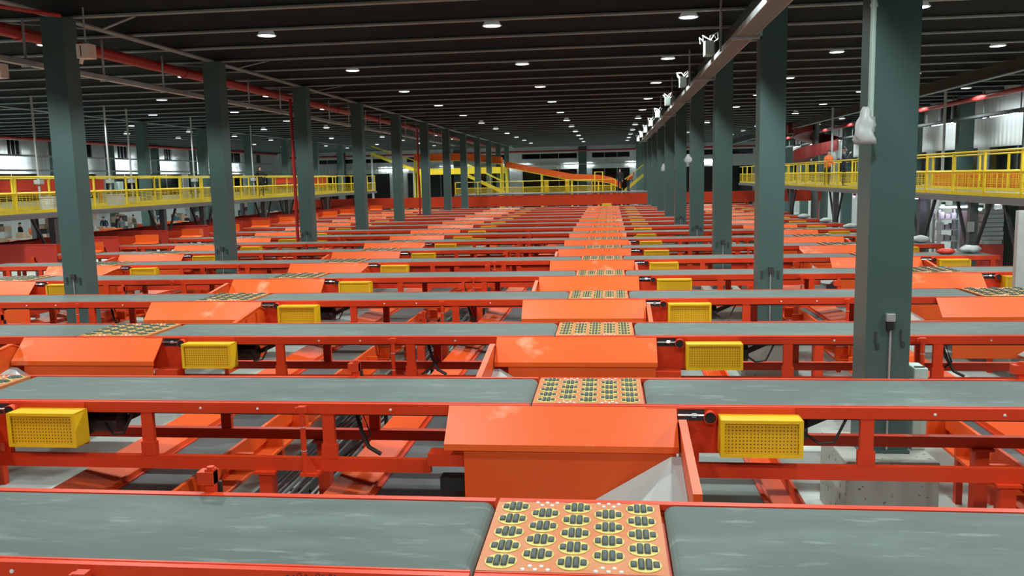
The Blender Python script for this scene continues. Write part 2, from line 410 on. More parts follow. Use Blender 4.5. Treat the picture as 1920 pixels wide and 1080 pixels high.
# ------------------------------------------------------------------ sorting plates
COLNAME = {-2: 'far-left', -1: 'left', 0: 'central', 1: 'right'}
mods = []
for ci, fx in enumerate((.12, .31, .5, .69, .88)):
    for v in ((.10, .295, .49, .685, .88) if ci % 2 == 0 else (.20, .395, .59, .785)):
        mods.append(((fx-.5)*PW, BW*(1-v)))
def roller(mb, x, l, h, m=1, w=.0305):
    """a wheel standing out of the plate: rounded along y"""
    n = 8; i = len(mb.v)
    for k in range(n):
        a = pi*k/(n-1); y = -l/2*math.cos(a); z = h*math.sin(a)**.7 if 0 < k < n-1 else 0
        mb.v += [(x-w/2, y*.94, z*.62), (x-w*.30, y, z), (x+w*.30, y, z), (x+w/2, y*.94, z*.62), (x+w/2, y*.94, -.002), (x-w/2, y*.94, -.002)]
    for k in range(n-1):
        for a in range(6):
            b = (a+1) % 6; mb.f.append([i+k*6+a, i+k*6+b, i+k*6+6+b, i+k*6+6+a]); mb.m.append(m)
    mb.f.append([i+a for a in range(6)]); mb.m.append(m); mb.f.append([i+(n-1)*6+a for a in range(6)]); mb.m.append(m)
ROLL4 = ((-.0585, .064, .013), (-.0195, .116, .019), (.0195, .116, .019), (.0585, .064, .013))
def ring(mb, c=(0, 0, 0)): mb.lathe([(0, .004), (.086, .004), (.086, 0)], c, 22, 0)
def screws(mb, m):
    for fx in (.31, .69):
        for (dx, v) in ((-.06, .02), (0, .02), (.06, .02), (-.03, .065), (.03, .065), (-.03, .93), (.03, .93), (-.065, .97), (0, .97), (.065, .97)):
            mb.lathe([(0, .006), (.011, .005), (.013, 0)], ((fx-.5)*PW+dx, BW*(1-v), BZ+.006), 8, m)
def deck_mesh():
    mb = MB().box(-PW/2, PW/2, .0, BW, 1.66, BZ+.006); screws(mb, 1); return mb
def plate_detailed(name, split):
    t = empty(name, (0, 0, 0), 'x', 'sorting plate')
    deck_mesh().build('deck', [PLATE, ZINC], t, bevel=0)
    if split:
        rm = MB(); ring(rm); rme = rm.mesh('wheel_module', [YRING])
        rl = []
        for x, l, h in ROLL4:
            q = MB(); roller(q, 0, l, h, 0); rl.append(q.mesh('roller', [RUBBER]))
        for x, y in mods:
            o = bpy.data.objects.new('wheel_module', rme); C.objects.link(o); o.parent = t; o.location = (x, y, BZ+.006)
            for k, (rx, l, h) in enumerate(ROLL4):
                q = bpy.data.objects.new('roller', rl[k]); C.objects.link(q); q.parent = o; q.location = (rx, 0, .004)
    else:
        rm = MB(); ring(rm)
        for x, l, h in ROLL4: roller(rm, x, l, h+.004, 1)
        rme = rm.mesh('wheel_module', [YRING, RUBBER])
        for x, y in mods:
            o = bpy.data.objects.new('wheel_module', rme); C.objects.link(o); o.parent = t; o.location = (x, y, BZ+.006)
    return t
def plate_simple(name):
    mb = deck_mesh(); mb.m = [0 if a == 0 else 3 for a in mb.m]
    for x, y in mods:
        q = MB(); ring(q)
        for rx, l, h in ROLL4: roller(q, rx, l, h+.004, 1)
        i = len(mb.v); mb.v += [(a+x, b_+y, c_+BZ+.006) for a, b_, c_ in q.v]; mb.f += [[i+k for k in f] for f in q.f]; mb.m += [1+a for a in q.m]
    return mb.mesh(name, [PLATE, YRING, RUBBER, ZINC])
plate_me = plate_simple('sorting_plate')
PLs = {True: None, False: None}
for r in range(1, NR+1):
    for j in (-2, -1, 0, 1):
        x = xp(j); y = yf(r)
        if not seen([(x-.5, y, BZ), (x+.5, y+BW, BZ)], 0): continue
        lab = 'orange sorting plate studded with dark rollers, %s row from the camera, %s plate column' % (nth(r), COLNAME[j])
        if r <= 5:
            sp = r == 1
            if PLs[sp] is None: t = PLs[sp] = plate_detailed('sorting_plate', sp)
            else: t = dup(PLs[sp])
            t.location = (x, y, 0)
        else:
            t = bpy.data.objects.new('sorting_plate', plate_me); C.objects.link(t); t.location = (x, y, 0)
        tag(t, lab, 'sorting plate', 'roller sorting plates')

# ------------------------------------------------------------------ hoods with chutes
def chute(sgn, full):
    t = empty('discharge_chute', (0, 0, 0), 'x', 'chute')
    mxr = (lambda x: x) if sgn > 0 else (lambda x: -.46-x)
    th = .014
    MB().prism([(-.065, 1.748), (-.36, 1.485), (-.36, 1.430), (-.36+th, 1.430), (-.36+th, 1.478), (-.065, 1.748-th*1.3)], 'x', -1.23, .765).build('hood', HOODP, t)
    if full:
        MB().box(-1.06, .745, -.345, -.33, .84, 1.43).build('front_panel', ORANGE, t)
        ck = [(-.07, 1.60), (-.30, 1.69), (-1.58, 1.53), (-1.62, .84), (-.07, .84)]
        fl = lambda yy: .785
        mb = MB(); dx = .022
        for o_ in (0, dx):
            mb.face([(mxr(fl(y_)+o_), y_, z_) for y_, z_ in ck], 0)
        for p, q in zip(ck, ck[1:]+ck[:1]):
            mb.face([(mxr(fl(p[0])), p[0], p[1]), (mxr(fl(q[0])), q[0], q[1]), (mxr(fl(q[0])+dx), q[0], q[1]), (mxr(fl(p[0])+dx), p[0], p[1])], 0)
        # folded flange along the front outline, stiffening ribs on the outside
        for p, q in zip(ck[:4], ck[1:4]):
            P = [(mxr(fl(y_)+e), y_, z_+h_) for h_ in (0, .016) for (y_, z_), e in ((p, -.02), (q, -.02), (q, .045), (p, .045))]
            for f_ in ((0, 1, 2, 3), (4, 5, 6, 7), (0, 1, 5, 4), (1, 2, 6, 5), (2, 3, 7, 6), (3, 0, 4, 7)): mb.face([P[k] for k in f_], 0)
        for yy in (-.45, -.85):
            zt = 1.66+(yy+.3)*.117
            g0, g1 = sorted((mxr(fl(yy)+.02), mxr(fl(yy)+.055)))
            mb.box(g0, g1, yy-.012, yy+.012, .86, zt-.02)
        mb.build('side_cheek', ORANGE, t)
        # white slide: main slope down to the outlet plus the folded fillet against the cheek
        A, A2, B, E, D, D2 = (.70, -.352, 1.40), (.782, -.352, 1.40), (-.12, -.352, .90), (.25, -1.25, .86), (.68, -1.25, .95), (.782, -1.25, 1.22)
        pts = [tuple((mxr(p[0]), p[1], p[2])) for p in (A, B, E, D)]; p2 = [tuple((mxr(p[0]), p[1], p[2])) for p in (A2, A, D, D2)]
        mb = MB()
        for q in (pts, p2):
            lo = [(p[0], p[1], p[2]-.008) for p in q]
            mb.face(q); mb.face(lo[::-1])
            for k in range(4): l = (k+1) % 4; mb.face([q[k], lo[k], lo[l], q[l]])
        mb.m = [0 if k < 6 else 1 for k in range(len(mb.f))]
        mb.build('slide_sheet', [WHITE, GREYS], t)
        MB().box(-1.40, -1.07, -.26, -.08, 1.25, 1.36).box(-1.30, -1.07, -.24, -.10, 1.02, 1.14, 1).build('support_bracket', [RED, BLACK], t)
        if sgn < 0: MB().box(.745, 1.05, -.30, -.10, 1.25, 1.36).build('support_bracket', RED, t)
    return t
CH = {}
for r in range(1, NR+1):
    for j in (-2, -1, 0, 1):
        x = xp(j); y = yf(r)
        if not seen([(x-1.3, y-.3, 1.7), (x+.9, y, 1.2)], 0): continue
        sgn = 1 if r % 2 == 0 else -1
        key = (sgn, r <= 8)
        if key not in CH: t = CH[key] = chute(*key)
        else: t = dup(CH[key])
        t.location = (x, y, 0)
        tag(t, 'orange sloping chute hood in front of the %s sorting plate, %s row from the camera' % (COLNAME[j], nth(r)), 'chute hood', 'orange chute hoods')

# ------------------------------------------------------------------ belt conveyor sections
SEG0, SEG1 = PW/2+.025, PP-PW/2-.025
def conveyor(x0, x1, level, post_f, post_b, motor=True, under=True, last=False):
    """section measured from the middle of the plate on its left; level 2 near, 1 middle, 0 far"""
    t = empty('belt_conveyor', (0, 0, 0), 'x', 'conveyor')
    n = 8; rb = .062; prof = []
    for k in range(n+1): a = pi/2-pi*k/n; prof.append((x1-rb+rb*math.cos(a), BZ-rb+rb*math.sin(a)))
    for k in range(n+1): a = -pi/2-pi*k/n; prof.append((x0+rb+rb*math.cos(a), BZ-rb+rb*math.sin(a)))
    MB().prism(prof, 'y', .012, BW-.012).build('belt', BELT, t)
    xa = -PW/2 if under else x0
    xz = x1 if last else x1+.0
    fr = MB().box(xa, xz, -.06, -.012, 1.655, BZ+.002).box(xa, xz, -.012, .006, BZ-.03, BZ+.006)
    if level == 2:
        for bx in (1.2, 1.7, 2.9, 3.45, 4.7): 
            if bx < xz: fr.lathe([(0, .008), (.011, .006), (.013, 0)], (0, 0, 0), 8, 1); i = len(fr.v)-24; fr.v[i:] = [(bx+a, -.06-c_, 1.70+b_) for a, b_, c_ in fr.v[i:]]
    fr.build('side_channel', [RED, ZINC], t)
    MB().box(xa, xz, BW+.012, BW+.06, 1.655, BZ+.002).box(xa, xz, BW-.006, BW+.012, BZ-.03, BZ+.006).build('side_channel', RED, t)
    MB().box(x0-.03, x0+.045, .0, BW, 1.60, 1.682).box(x1-.045, x1+.03, .0, BW, 1.60, 1.682).build('cross_beam', RED, t)
    railx = (xa+.98 if under else x0, min(x1+.02, PP-1.42) if not last else x1)
    MB().box(railx[0], railx[1], -.06, .0, 1.115, 1.24).build('lower_rail', RED, t)
    if level >= 1:
        MB().box(xa, xz, BW-.02, BW+.06, 1.10, 1.205).build('lower_rail', RED, t)
    if motor:
        if level >= 1:
            MB().box(xa+1.0, 1.76, -.074, -.062, 1.345, BZ-.005).box(1.70, 1.78, -.10, -.074, 1.36, 1.66).build('motor_plate', RED, t)
            MB().box(.78, 1.00, -.080, -.0745, 1.635, 1.735, 1).tube([(.775, -.105, 1.69), (1.005, -.105, 1.69)], .012, 8, 0).tube([(.89, -.105, 1.69), (.93, -.105, 1.69)], .024, 6, 0).box(.77, 1.01, -.095, -.0745, 1.738, 1.75, 2).build('belt_tensioner', [CHROME, DARK, RED], t)
            sh = MB().tube([(1.045, -.14, 1.676), (1.045, -.0745, 1.676)], .050, 16, 1)
            sh.lathe([(.048, .0), (.054, 0), (.054, .07)], (0, 0, 0), 16, 0); i = len(sh.v)-48
            sh.v[i:] = [(1.045+a, -.145+c_, 1.676+b_) for a, b_, c_ in sh.v[i:]]
            sh.build('shaft_pipe', [RED, BLACK], t)
        g = MB(); gx0, gx1, gy0, gy1, gz0, gz1 = 1.115, 1.79, -.27, -.076, 1.375, 1.695
        e = .028
        g.box(gx0, gx1, gy0, gy1, gz1-.012, gz1).box(gx0, gx1, gy0, gy1, gz0, gz0+.012).box(gx0, gx0+.012, gy0, gy1, gz0, gz1).box(gx1-.012, gx1, gy0, gy1, gz0, gz1)
        g.box(gx0, gx1, gy0-.006, gy0, gz1-e, gz1).box(gx0, gx1, gy0-.006, gy0, gz0, gz0+e).box(gx0, gx0+e*1.3, gy0-.006, gy0, gz0, gz1).box(gx1-e*1.3, gx1, gy0-.006, gy0, gz0, gz1)
        go = g.build('motor_guard', YGUARD, t)
        MB().box(gx0+.012, gx1-.012, gy0+.012, gy0+.016, gz0+.012, gz1-.012).build('perforated_panel', PERF, go)
    if level >= 1:
        for px in post_f:
            MB().box(px-.055, px+.055, -.055, -.005, 1.24, 1.655).box(px-.07, px+.07, -.062, -.0, 1.24, 1.37).build('post', RED, t)
        for px in post_b:
            MB().box(px-.055, px+.055, BW, BW+.05, 1.205, 1.655).build('post', RED, t)
        for lx, ly in ((3.5, -.03), (3.7, BW+.02), (.93, -.03)) if x1 > 3 else ((2.40, -.03), (2.40, BW+.02), (.93, -.03)):
            if lx < x0 or lx > x1: continue
            w_ = .062
            mb = MB()
            if lx > 1:
                mb.box(lx-w_, lx+w_, ly-w_, ly+w_, .015, 1.10 if ly < .5 else 1.09).box(lx-.09, lx+.09, ly-.09, ly+.09, 0, .015)
                mb.box(lx-.10, lx+.10, ly-.085, ly+.085, 1.09 if ly < .5 else 1.075, 1.114 if ly < .5 else 1.099)
            else: mb.box(lx-.03, lx+.03, ly-.03, ly+.03, 1.24, 1.345)
            mb.build('leg' if lx > 1 else 'motor_stand', RED, t)
        if x1 > 3.9:
            sp = MB().tube([(3.90, -.135, 1.13), (3.90, -.135, 1.70)], .024, 10)
            sp.box(3.865, 3.935, -.16, -.10, 1.69, 1.745).box(3.84, 3.90, -.15, -.11, 1.70, 1.735).prism([(3.92, 1.13), (4.02, 1.13), (3.92, 1.30)], 'y', -.14, -.13).box(3.86, 4.03, -.17, -.062, 1.10, 1.128)
            sp.tube([(3.90, -.135, 1.55), (3.90, -.135, 1.558)], .028, 10, 1).tube([(3.90, -.135, 1.33), (3.90, -.135, 1.338)], .028, 10, 1)
            sp.build('sensor_post', [RED, WHITE], t)
            sb_ = MB().box(4.03, 4.09, BW+.062, BW+.12, 1.60, 1.90).box(3.98, 4.09, BW+.05, BW+.14, 1.80, 1.885).tube([(4.06, BW+.09, 1.885), (4.06, BW+.09, 1.915)], .026, 8).tube([(4.10, BW+.13, 1.58), (4.09, BW+.13, 1.80)], .022, 8, 1)
            sb_.build('stop_switch', [RED, BLACK], t)
    else:
        for lx in (3.5, 2.40):
            if x0 < lx < x1:
                for ly in (-.03, BW+.02): MB().box(lx-.06, lx+.06, ly-.03, ly+.03, 0, 1.655).build('leg', RED, t)
                break
    if level == 2 and motor and x1 > 3:
        MB().tube([(1.85, .1, 1.50), (1.98, .0, 1.42), (2.10, -.02, 1.44), (2.20, .0, 1.64)], .012, 6).build('cable', BLACK, t)
        MB().bar((1.84, .35, 1.44), (2.32, .35, 1.66), .05, .06).build('brace', DARK, t)
        mt = MB().box(1.15, 1.62, .10, .42, 1.36, 1.60, 0).tube([(1.62, .26, 1.48), (1.92, .26, 1.48)], .11, 12, 0).build('motor', DARK, t)
        MB().tube([(4.25, .3, 1.64), (4.33, .25, 1.40), (4.40, .22, 1.26), (4.52, .2, 1.20)], .02, 6).tube([(4.3, .3, 1.64), (4.40, .3, 1.36), (4.2, .25, 1.2), (4.12, .1, 1.14)], .014, 6).build('cable', BLACK, t)
    return t
SEGN = {-3: 'at the left end of the row', -2: 'between the far-left and left plates', -1: 'between the left and central plates', 0: 'between the central and right plates', 1: 'right of the right plate'}
CV = {}
for r in range(1, NR+1):
    lev = 2 if r <= 4 else 1 if r <= 8 else 0
    for s in (-3, -2, -1, 0, 1):
        kind = s if s in (-3, 1) else 0
        xo = xp(s)
        if s == -3: x0, x1 = XL-xo, SEG1
        elif s == 1: x0, x1 = SEG0, XR-xo
        else: x0, x1 = SEG0, SEG1
        y = yf(r)
        if not seen([(xo+x0, y, BZ), (xo+x1, y+BW, 1.2), (xo+x0, y+BW, BZ), (xo+x1, y+BW, BZ)], 0): continue
        key = (kind, lev)
        if key not in CV:
            if s == -3: t = conveyor(x0, x1, lev, (4.1, 5.0), (4.25,), motor=False, under=False)
            elif s == 1: t = conveyor(x0, x1, lev, (2.35,), (2.2,), last=True)
            else: t = conveyor(x0, x1, lev, (2.36, 4.11), (2.65, 4.25))
            CV[key] = t
        else: t = dup(CV[key])
        t.location = (xo, y, 0)
        tag(t, 'grey belt section, %s row from the camera, %s' % (nth(r), SEGN[s]), 'conveyor', 'belt sections of the sorting rows')
# black marker scribble on the front channel of the nearest row
sc = MB(); rnd = random.Random(4); px = 0; pts = []
for k in range(26): pts.append((k*.011, 0, .012*math.sin(k*2.1)+.010*rnd.uniform(-1, 1)))
sc.tube(pts, .0022, 5)
near = [o for o in C.objects if o.name.startswith('belt_conveyor') and o.get('label', '').startswith('grey belt section, first row') and 'left and central' in o['label']]
sc.build('marker_scribble', BLACK, near[0], (4.99, -.0615, 1.728))

# ------------------------------------------------------------------ lower belts running into the depth
def lower(xa, xb, label, guard=0, rail=0, channel=0, ya=1.0, yb=59.0, gw=.40, bm=None):
    t = empty('lower_conveyor', ((xa+xb)/2, 0, 0), label, 'conveyor', 'lower belts under the sorting rows')
    h = (xb-xa)/2; z = .80
    MB().box(-h+.01, h-.01, ya, yb, z-.07, z).build('belt', bm or LBELT, t)
    for s_ in (-1, 1):
        MB().box(s_*h-.02, s_*h+.02, ya, yb, z-.16, z+.015).build('side_frame', RED, t)
    if guard:
        g = guard; p = [(g*(h+.02), z+.03), (g*(h+.05), z+.045), (g*(h+gw), z+.11), (g*(h+gw), z+.02), (g*(h+gw-.012), z+.02), (g*(h+gw-.012), z+.095), (g*(h+.05), z+.03)]
        mb = MB().prism(p, 'y', ya, yb).box(min(g*(h+.02), g*(h+.045)), max(g*(h+.02), g*(h+.045)), ya, yb, z-.02, z+.06)
        mb.build('side_guard', ORANGE, t)
    if rail:
        g = rail; a, b_ = sorted((g*(h+.02), g*(h+.06))); c_, d_ = sorted((g*(h+.02), g*(h+.24)))
        mb = MB().box(a, b_, ya, yb, z-.02, z+.17).box(c_, d_, ya, yb, z-.12, z-.09)
        yy = ya
        while yy < 30: mb.box(c_, d_, yy, yy+.05, z-.09, z+.10); yy += .82
        mb.build('side_rail', ORANGE, t)
    if channel:
        g = channel; a, b_ = sorted((g*(h+.03), g*(h+.31)))
        e0, e1 = sorted((g*(h+.03), g*(h+.055))); f0_, f1_ = sorted((g*(h+.285), g*(h+.31)))
        MB().box(a, b_, ya, yb, z-.10, z-.08).box(e0, e1, ya, yb, z-.08, z+.0).box(f0_, f1_, ya, yb, z-.08, z+.06).build('side_channel', ORANGE, t)
    for k in range(11):
        y = Y0-BW/2+S*(k+.5)+.25
        if y > yb: break
        MB().box(-h-.04, -h+.03, y-.04, y+.04, .0, z-.16).box(h-.03, h+.04, y-.04, y+.04, .0, z-.16).box(-h, h, y-.03, y+.03, z-.24, z-.17).build('leg_frame', RED, t)
    return t
lower(-2.24, -1.25, 'dark lower belt with orange guard on its left, just left of the central chutes', guard=-1, gw=.40)
lower(.42, 1.37, 'pale grey lower belt with orange channel on its right, just right of the central chutes', channel=1, bm=PBELT)
lower(-4.83, -4.04, 'dark lower belt with wide orange guard, between the left and central sorting plates', guard=-1, rail=1, gw=.48)
lower(3.86, 4.22, 'dark lower belt beside the right-hand column plinths', guard=1, rail=-1, gw=.46)
lower(6.9, 7.9, 'dark lower belt just right of the right-hand chutes', guard=1)
lower(-8.72, -7.75, 'dark lower belt just left of the left chutes', guard=-1)
lower(-12.15, -11.35, 'dark lower belt between the far-left and left sorting plates', guard=-1, rail=1)
lower(-15.2, -14.2, 'dark lower belt just left of the far-left chutes', guard=-1)
# black cable run on the floor side of the second lower belt
t = empty('cable_ladder', (-3.5, 0, 0), 'black cables on a floor-level ladder beside the dark lower belt, left of centre', 'cable ladder')
MB().box(-.25, -.22, 1, 58, .42, .52).box(.22, .25, 1, 58, .42, .52).build('ladder_rail', DARK, t)
for k in range(5):
    MB().tube([(-.15+k*.07, 1, .49+.01*(k % 2)), (-.15+k*.07, 58, .49+.01*(k % 2))], .022, 6).build('cable', BLACK if k != 3 else LEGGREY, t)
for k in range(18): MB().box(-.25, .25, 2+k*S, 2.05+k*S, .44, .46).box(-.25, -.2, 2+k*S, 2.05+k*S, 0, .44).box(.2, .25, 2+k*S, 2.05+k*S, 0, .44).build('ladder_stand', DARK, t)

# ------------------------------------------------------------------ feed conveyors at the left ends of the rows
def feed():
    t = empty('feed_conveyor', (0, 0, 0), 'x', 'conveyor')
    xa, xb = -19.25, XL-.03
    MB().box(xa, xb, .04, BW-.04, 1.66, 1.74).build('belt', BELT, t)
    MB().box(xa, xb-.02, -.03, .0, 1.50, 2.10).box(xa, xb-.02, -.05, .0, 2.07, 2.10).build('side_panel', DRED, t)
    MB().box(xa, xb, BW, BW+.03, 1.50, 2.02).build('side_panel', RED, t)
    MB().box(XL-.02, XL+.02, .0, BW, 1.76, 1.77).prism([(XL+.0, 2.07), (XL+.85, 2.07), (XL+.85, 1.765), (XL+.0, 1.765)], 'y', BW-.035, BW-.015).prism([(BW-.035, 1.83), (BW-.28, 1.765), (BW-.035, 1.765)], 'x', XL, XL+.85).build('end_guard', HOODP, t)
    for x in (-18.2, -16.6):
        for y in (.03, BW-.06): MB().box(x-.05, x+.05, y, y+.06, 0, 1.66).build('leg', RED, t)
    return t
FD = None
for r in range(5, NR+1):
    y = yf(r)
    if not seen([(-19, y, 2), (XL, y, 2)], 0): continue
    t = FD = feed() if FD is None else dup(FD)
    t.location = (0, y, 0)
    tag(t, 'red-sided feed conveyor with orange end guard, left end of the %s row from the camera' % nth(r), 'conveyor', 'feed conveyors on the left')

# ------------------------------------------------------------------ raised walkways
def walkway(name, label, xa, xb, z, ya, yb, legs, side, lip):
    """side: +1 when the edge facing the rows is xb"""
    t = empty(name, ((xa+xb)/2, 0, 0), label, 'walkway'); c = (xa+xb)/2
    X = lambda x: x-c
    MB().box(X(xa), X(xb), ya, yb, z-.03, z).build('deck', FASCIA, t)
    for x in (xa, xb): MB().box(X(x)-.04, X(x)+.04, ya, yb, z-.17, z-.03).build('edge_beam', FASCIA, t)
    for xe in ((xb, xa+lip) if side > 0 else (xa, xb-lip)):
        xr = X(xe) - .05*(1 if xe > c else -1)
        MB().box(xr-.012, xr+.012, ya, yb, z, z+.10).build('toe_board', YRAIL, t)
        MB().tube([(xr, ya, z+1.10), (xr, yb, z+1.10)], .026, 8).build('top_rail', YRAIL, t)
        MB().tube([(xr, ya, z+.60), (xr, yb, z+.60)], .026, 8).build('mid_rail', YRAIL, t)
        pm = MB().box(-.028, .028, -.028, .028, 0, 1.10).mesh('post', [YRAIL])
        y = ya+.1; k = 0
        while y < yb:
            o = bpy.data.objects.new('post', pm); C.objects.link(o); o.parent = t; o.location = (xr, y, z)
            k += 1; y += 1.95
        mb = MB()
        for i in range(8): mb.box(xr-.005, xr+.005, ya, yb, z+.14+i*.058, z+.152+i*.058)
        y = ya+.3
        while y < yb: mb.box(xr-.005, xr+.005, y, y+.012, z+.1, z+.58); y += .33
        mb.build('mesh_infill', YRAIL, t)
    for y in legs:
        xl = X(xb)-.12 if side > 0 else X(xa)+.12
        MB().box(xl-.10, xl+.10, y-.10, y+.10, 0, z-.17).build('leg', LEGGREY, t)
        for d in (-1.0, 1.0): MB().bar((xl, y, 1.3), (xl, y+d, z-.19), .07, .07).build('brace', DARK, t)
        xl2 = -xl
        MB().box(xl2-.10, xl2+.10, y-.10, y+.10, 0, z-.17).build('leg', LEGGREY, t)
    return t
walkway('raised_walkway', 'raised walkway with yellow mesh railing along the left side of the rows', -23.1, -17.4, 3.0, 19.5, 62.7, (25.2, 31.9, 35.2, 41.8, 45.0, 51.5, 58.0), 1, 2.6)
walkway('raised_walkway', 'raised walkway with yellow railing along the right side of the rows', 9.15, 13.0, 3.03, 16.5, 62.7, (20.4, 23.2, 26.8, 30.9, 36.7, 45.4, 54), -1, 1.5)

def trunk(name, label, xa, xb, ya, yb, zb, zt, mats, legs_z, axis='y', split=1.6):
    """long belt with tall side panels"""
    t = empty(name, ((xa+xb)/2, (ya+yb)/2, 0), label, 'conveyor')
    lx, ly = (xb-xa)/2, (yb-ya)/2
    if axis == 'y':
        MB().box(-lx+.05, lx-.05, -ly, ly, zb+.18, zb+.24).build('belt', BELT, t)
        for s_ in (-1, 1):
            mb = MB(); y = -ly
            while y < ly-.01:
                e = min(y+split, ly); mb.box(s_*lx-.02, s_*lx+.02, y+.006, e-.006, zb, zt); y = e
            mb.box(s_*lx-.045, s_*lx+.045, -ly, ly, zt-.025, zt)
            mb.build('side_panel', mats[0], t)
            MB().box(s_*lx-.03, s_*lx+.03, -ly, ly, zb-.10, zb).build('bottom_rail', mats[1], t)
        n = max(2, int((yb-ya)/4))
        for k in range(n):
            y = -ly+.3+k*(2*ly-.6)/(n-1)
            for s_ in (-1, 1): MB().box(s_*lx-.04, s_*lx+.04, y-.04, y+.04, legs_z, zb-.10).build('leg', mats[1], t)
    else:
        MB().box(-lx, lx, -ly+.05, ly-.05, zb+.18, zb+.24).build('belt', BELT, t)
        for s_ in (-1, 1):
            mb = MB(); x = -lx
            while x < lx-.01:
                e = min(x+split, lx); mb.box(x+.008, e-.008, s_*ly-.02, s_*ly+.02, zb, zt); x = e
            mb.box(-lx, lx, s_*ly-.05, s_*ly+.05, zt-.03, zt)
            mb.build('side_panel', mats[0], t)
            MB().box(-lx, lx, s_*ly-.03, s_*ly+.03, zb-.12, zb).build('bottom_rail', mats[1], t)
        n = max(2, int((xb-xa)/4))
        for k in range(n):
            x = -lx+.3+k*(2*lx-.6)/(n-1)
            for s_ in (-1, 1): MB().box(x-.05, x+.05, s_*ly-.05, s_*ly+.05, legs_z, zb-.12).build('leg', mats[1], t)
    return t
trunk('trunk_conveyor', 'long low red conveyor under the left walkway, feeding the left row ends', -20.3, -19.3, 21, 62, 1.55, 1.98, (RED, RED), 0)
trunk('trunk_conveyor', 'red-sided trunk conveyor on the left walkway, nearer of the two', -22.4, -21.2, 20, 34.0, 3.62, 4.06, (DRED, ORANGE), 3.0)
trunk('trunk_conveyor', 'red-sided trunk conveyor on the left walkway, farther of the two', -22.4, -21.2, 55.5, 62.8, 3.45, 4.08, (RED, ORANGE), 3.0)
trunk('trunk_conveyor', 'orange conveyor standing on the right walkway behind the yellow railing', 11.75, 12.75, 17, 33, 3.2, 3.60, (HOODP, ORANGE), 3.03)
trunk('trunk_conveyor', 'long orange-red panelled conveyor closing off the far end of all rows', -24.5, 15.0, 62.9+.2, 64.1+.2, 1.75, 2.40, (RED, RED), 0, 'x')
o = MB().box(-.35, .35, -.12, .12, 0, .34).box(-.36, .36, -.13, .13, .33, .35).build('motor_guard', YGUARD, None, (-.25, 62.95, 1.72-.36+.32-.33+.03))
tag(o, 'yellow motor guard below the long orange-red conveyor at the far end', 'motor guard')

# ------------------------------------------------------------------ far end: platform, railing, stairs, inclined belt
P0 = 2.5
t = empty('far_platform', (-4.5, 67.6, 0), 'yellow-railed platform behind the long orange-red conveyor', 'platform')
MB().box(-7.5, 8.2, -2.2, 2.2, P0-.08, P0).build('deck', FASCIA, t)
MB().tube([(-7.4, -2.1, P0+.95), (4.9, -2.1, P0+.95)], .03, 8).build('top_rail', YRAIL, t)
MB().tube([(-7.4, -2.1, P0+.50), (4.9, -2.1, P0+.50)], .025, 8).build('mid_rail', YRAIL, t)
mb = MB()
for i in range(7): mb.box(-7.4, 4.9, -2.105, -2.095, P0+.08+i*.06, P0+.10+i*.06)
mb.build('mesh_infill', YRAIL, t)
for k in range(8): MB().box(-7.4+k*1.757-.03, -7.4+k*1.757+.03, -2.13, -2.07, P0, P0+.95).build('post', YRAIL, t)
for x in (3.35, 3.95): MB().box(x-.045, x+.045, -2.19, -2.13, P0, P0+1.55).build('gate_post', YRAIL, t)
MB().box(3.3, 4.0, -2.18, -2.14, P0+1.5, P0+1.55).build('gate_bar', YRAIL, t)
for x in (-.35, 1.25): MB().box(x-.16, x+.16, -2.0, -1.7, P0, P0+1.0).build('pillar', YRAIL, t)
for k in range(5):
    for y in (-2.0, 2.0): MB().box(-7.2+k*3.8-.07, -7.2+k*3.8+.07, y-.07, y+.07, 0, P0-.08).build('leg', LEGGREY, t)

def incline(name, label, pts, y, w=1.0, h=.5, legs=True):
    t = empty(name, (0, y, 0), label, 'conveyor')
    sd = MB(); bl = MB(); rl = MB()
    for p, q in zip(pts, pts[1:]):
        for yy in (-w/2, w/2): sd.prism([(p[0], p[1]), (q[0], q[1]), (q[0], q[1]-h), (p[0], p[1]-h)], 'y', yy-.02, yy+.02)
        bl.prism([(p[0], p[1]-.1), (q[0], q[1]-.1), (q[0], q[1]-.16), (p[0], p[1]-.16)], 'y', -w/2+.03, w/2-.03)
        n = max(2, int(math.hypot(q[0]-p[0], q[1]-p[1])/.5))
        for k in range(n):
            f = k/n; x = p[0]+(q[0]-p[0])*f; z = p[1]+(q[1]-p[1])*f
            sd.box(x-.03, x+.03, -w/2-.05, -w/2-.02, z-h, z)
    sd.build('side_panel', HOODP, t); bl.build('belt', BELT, t)
    rl.tube([(p[0], -w/2-.1, p[1]-h-.05) for p in pts], .035, 6)
    rl.build('walkway_rail', YRAIL, t)
    for p in pts:
        for yy in (-w/2, w/2): MB().box(p[0]-.06, p[0]+.06, yy-.06, yy+.06, 0, p[1]-h-.02).build('leg', YRAIL, t)
    return t
incline('inclined_conveyor', 'orange inclined conveyor sloping down to the right beyond the far platform', [(-9.0, 5.15), (-5.9, 4.50), (-3.3, 3.95), (-1.0, 3.82), (.1, 3.60), (1.0, 3.15)], 75)
incline('elevated_conveyor', 'orange elevated conveyor high at the far end, left of the incline', [(-17.5, 6.05), (-13.0, 6.0), (-9.6, 5.6)], 76.6, h=.6)
t = empty('far_stairs', (0, 72, 0), 'yellow stair flight at the far end, left of the inclined conveyor', 'stairs')
for yy in (-.45, .45): MB().bar((-12.2, yy, 4.1), (-8.9, yy, 2.5), .05, .22).bar((-12.2, yy, 5.05), (-8.9, yy, 3.4), .05, .06).build('stringer', YRAIL, t)
mb = MB()
for k in range(12): mb.box(-12.1+k*.27, -11.85+k*.27, -.43, .43, 4.02-k*.13, 4.05-k*.13)
mb.build('treads', GALV, t)
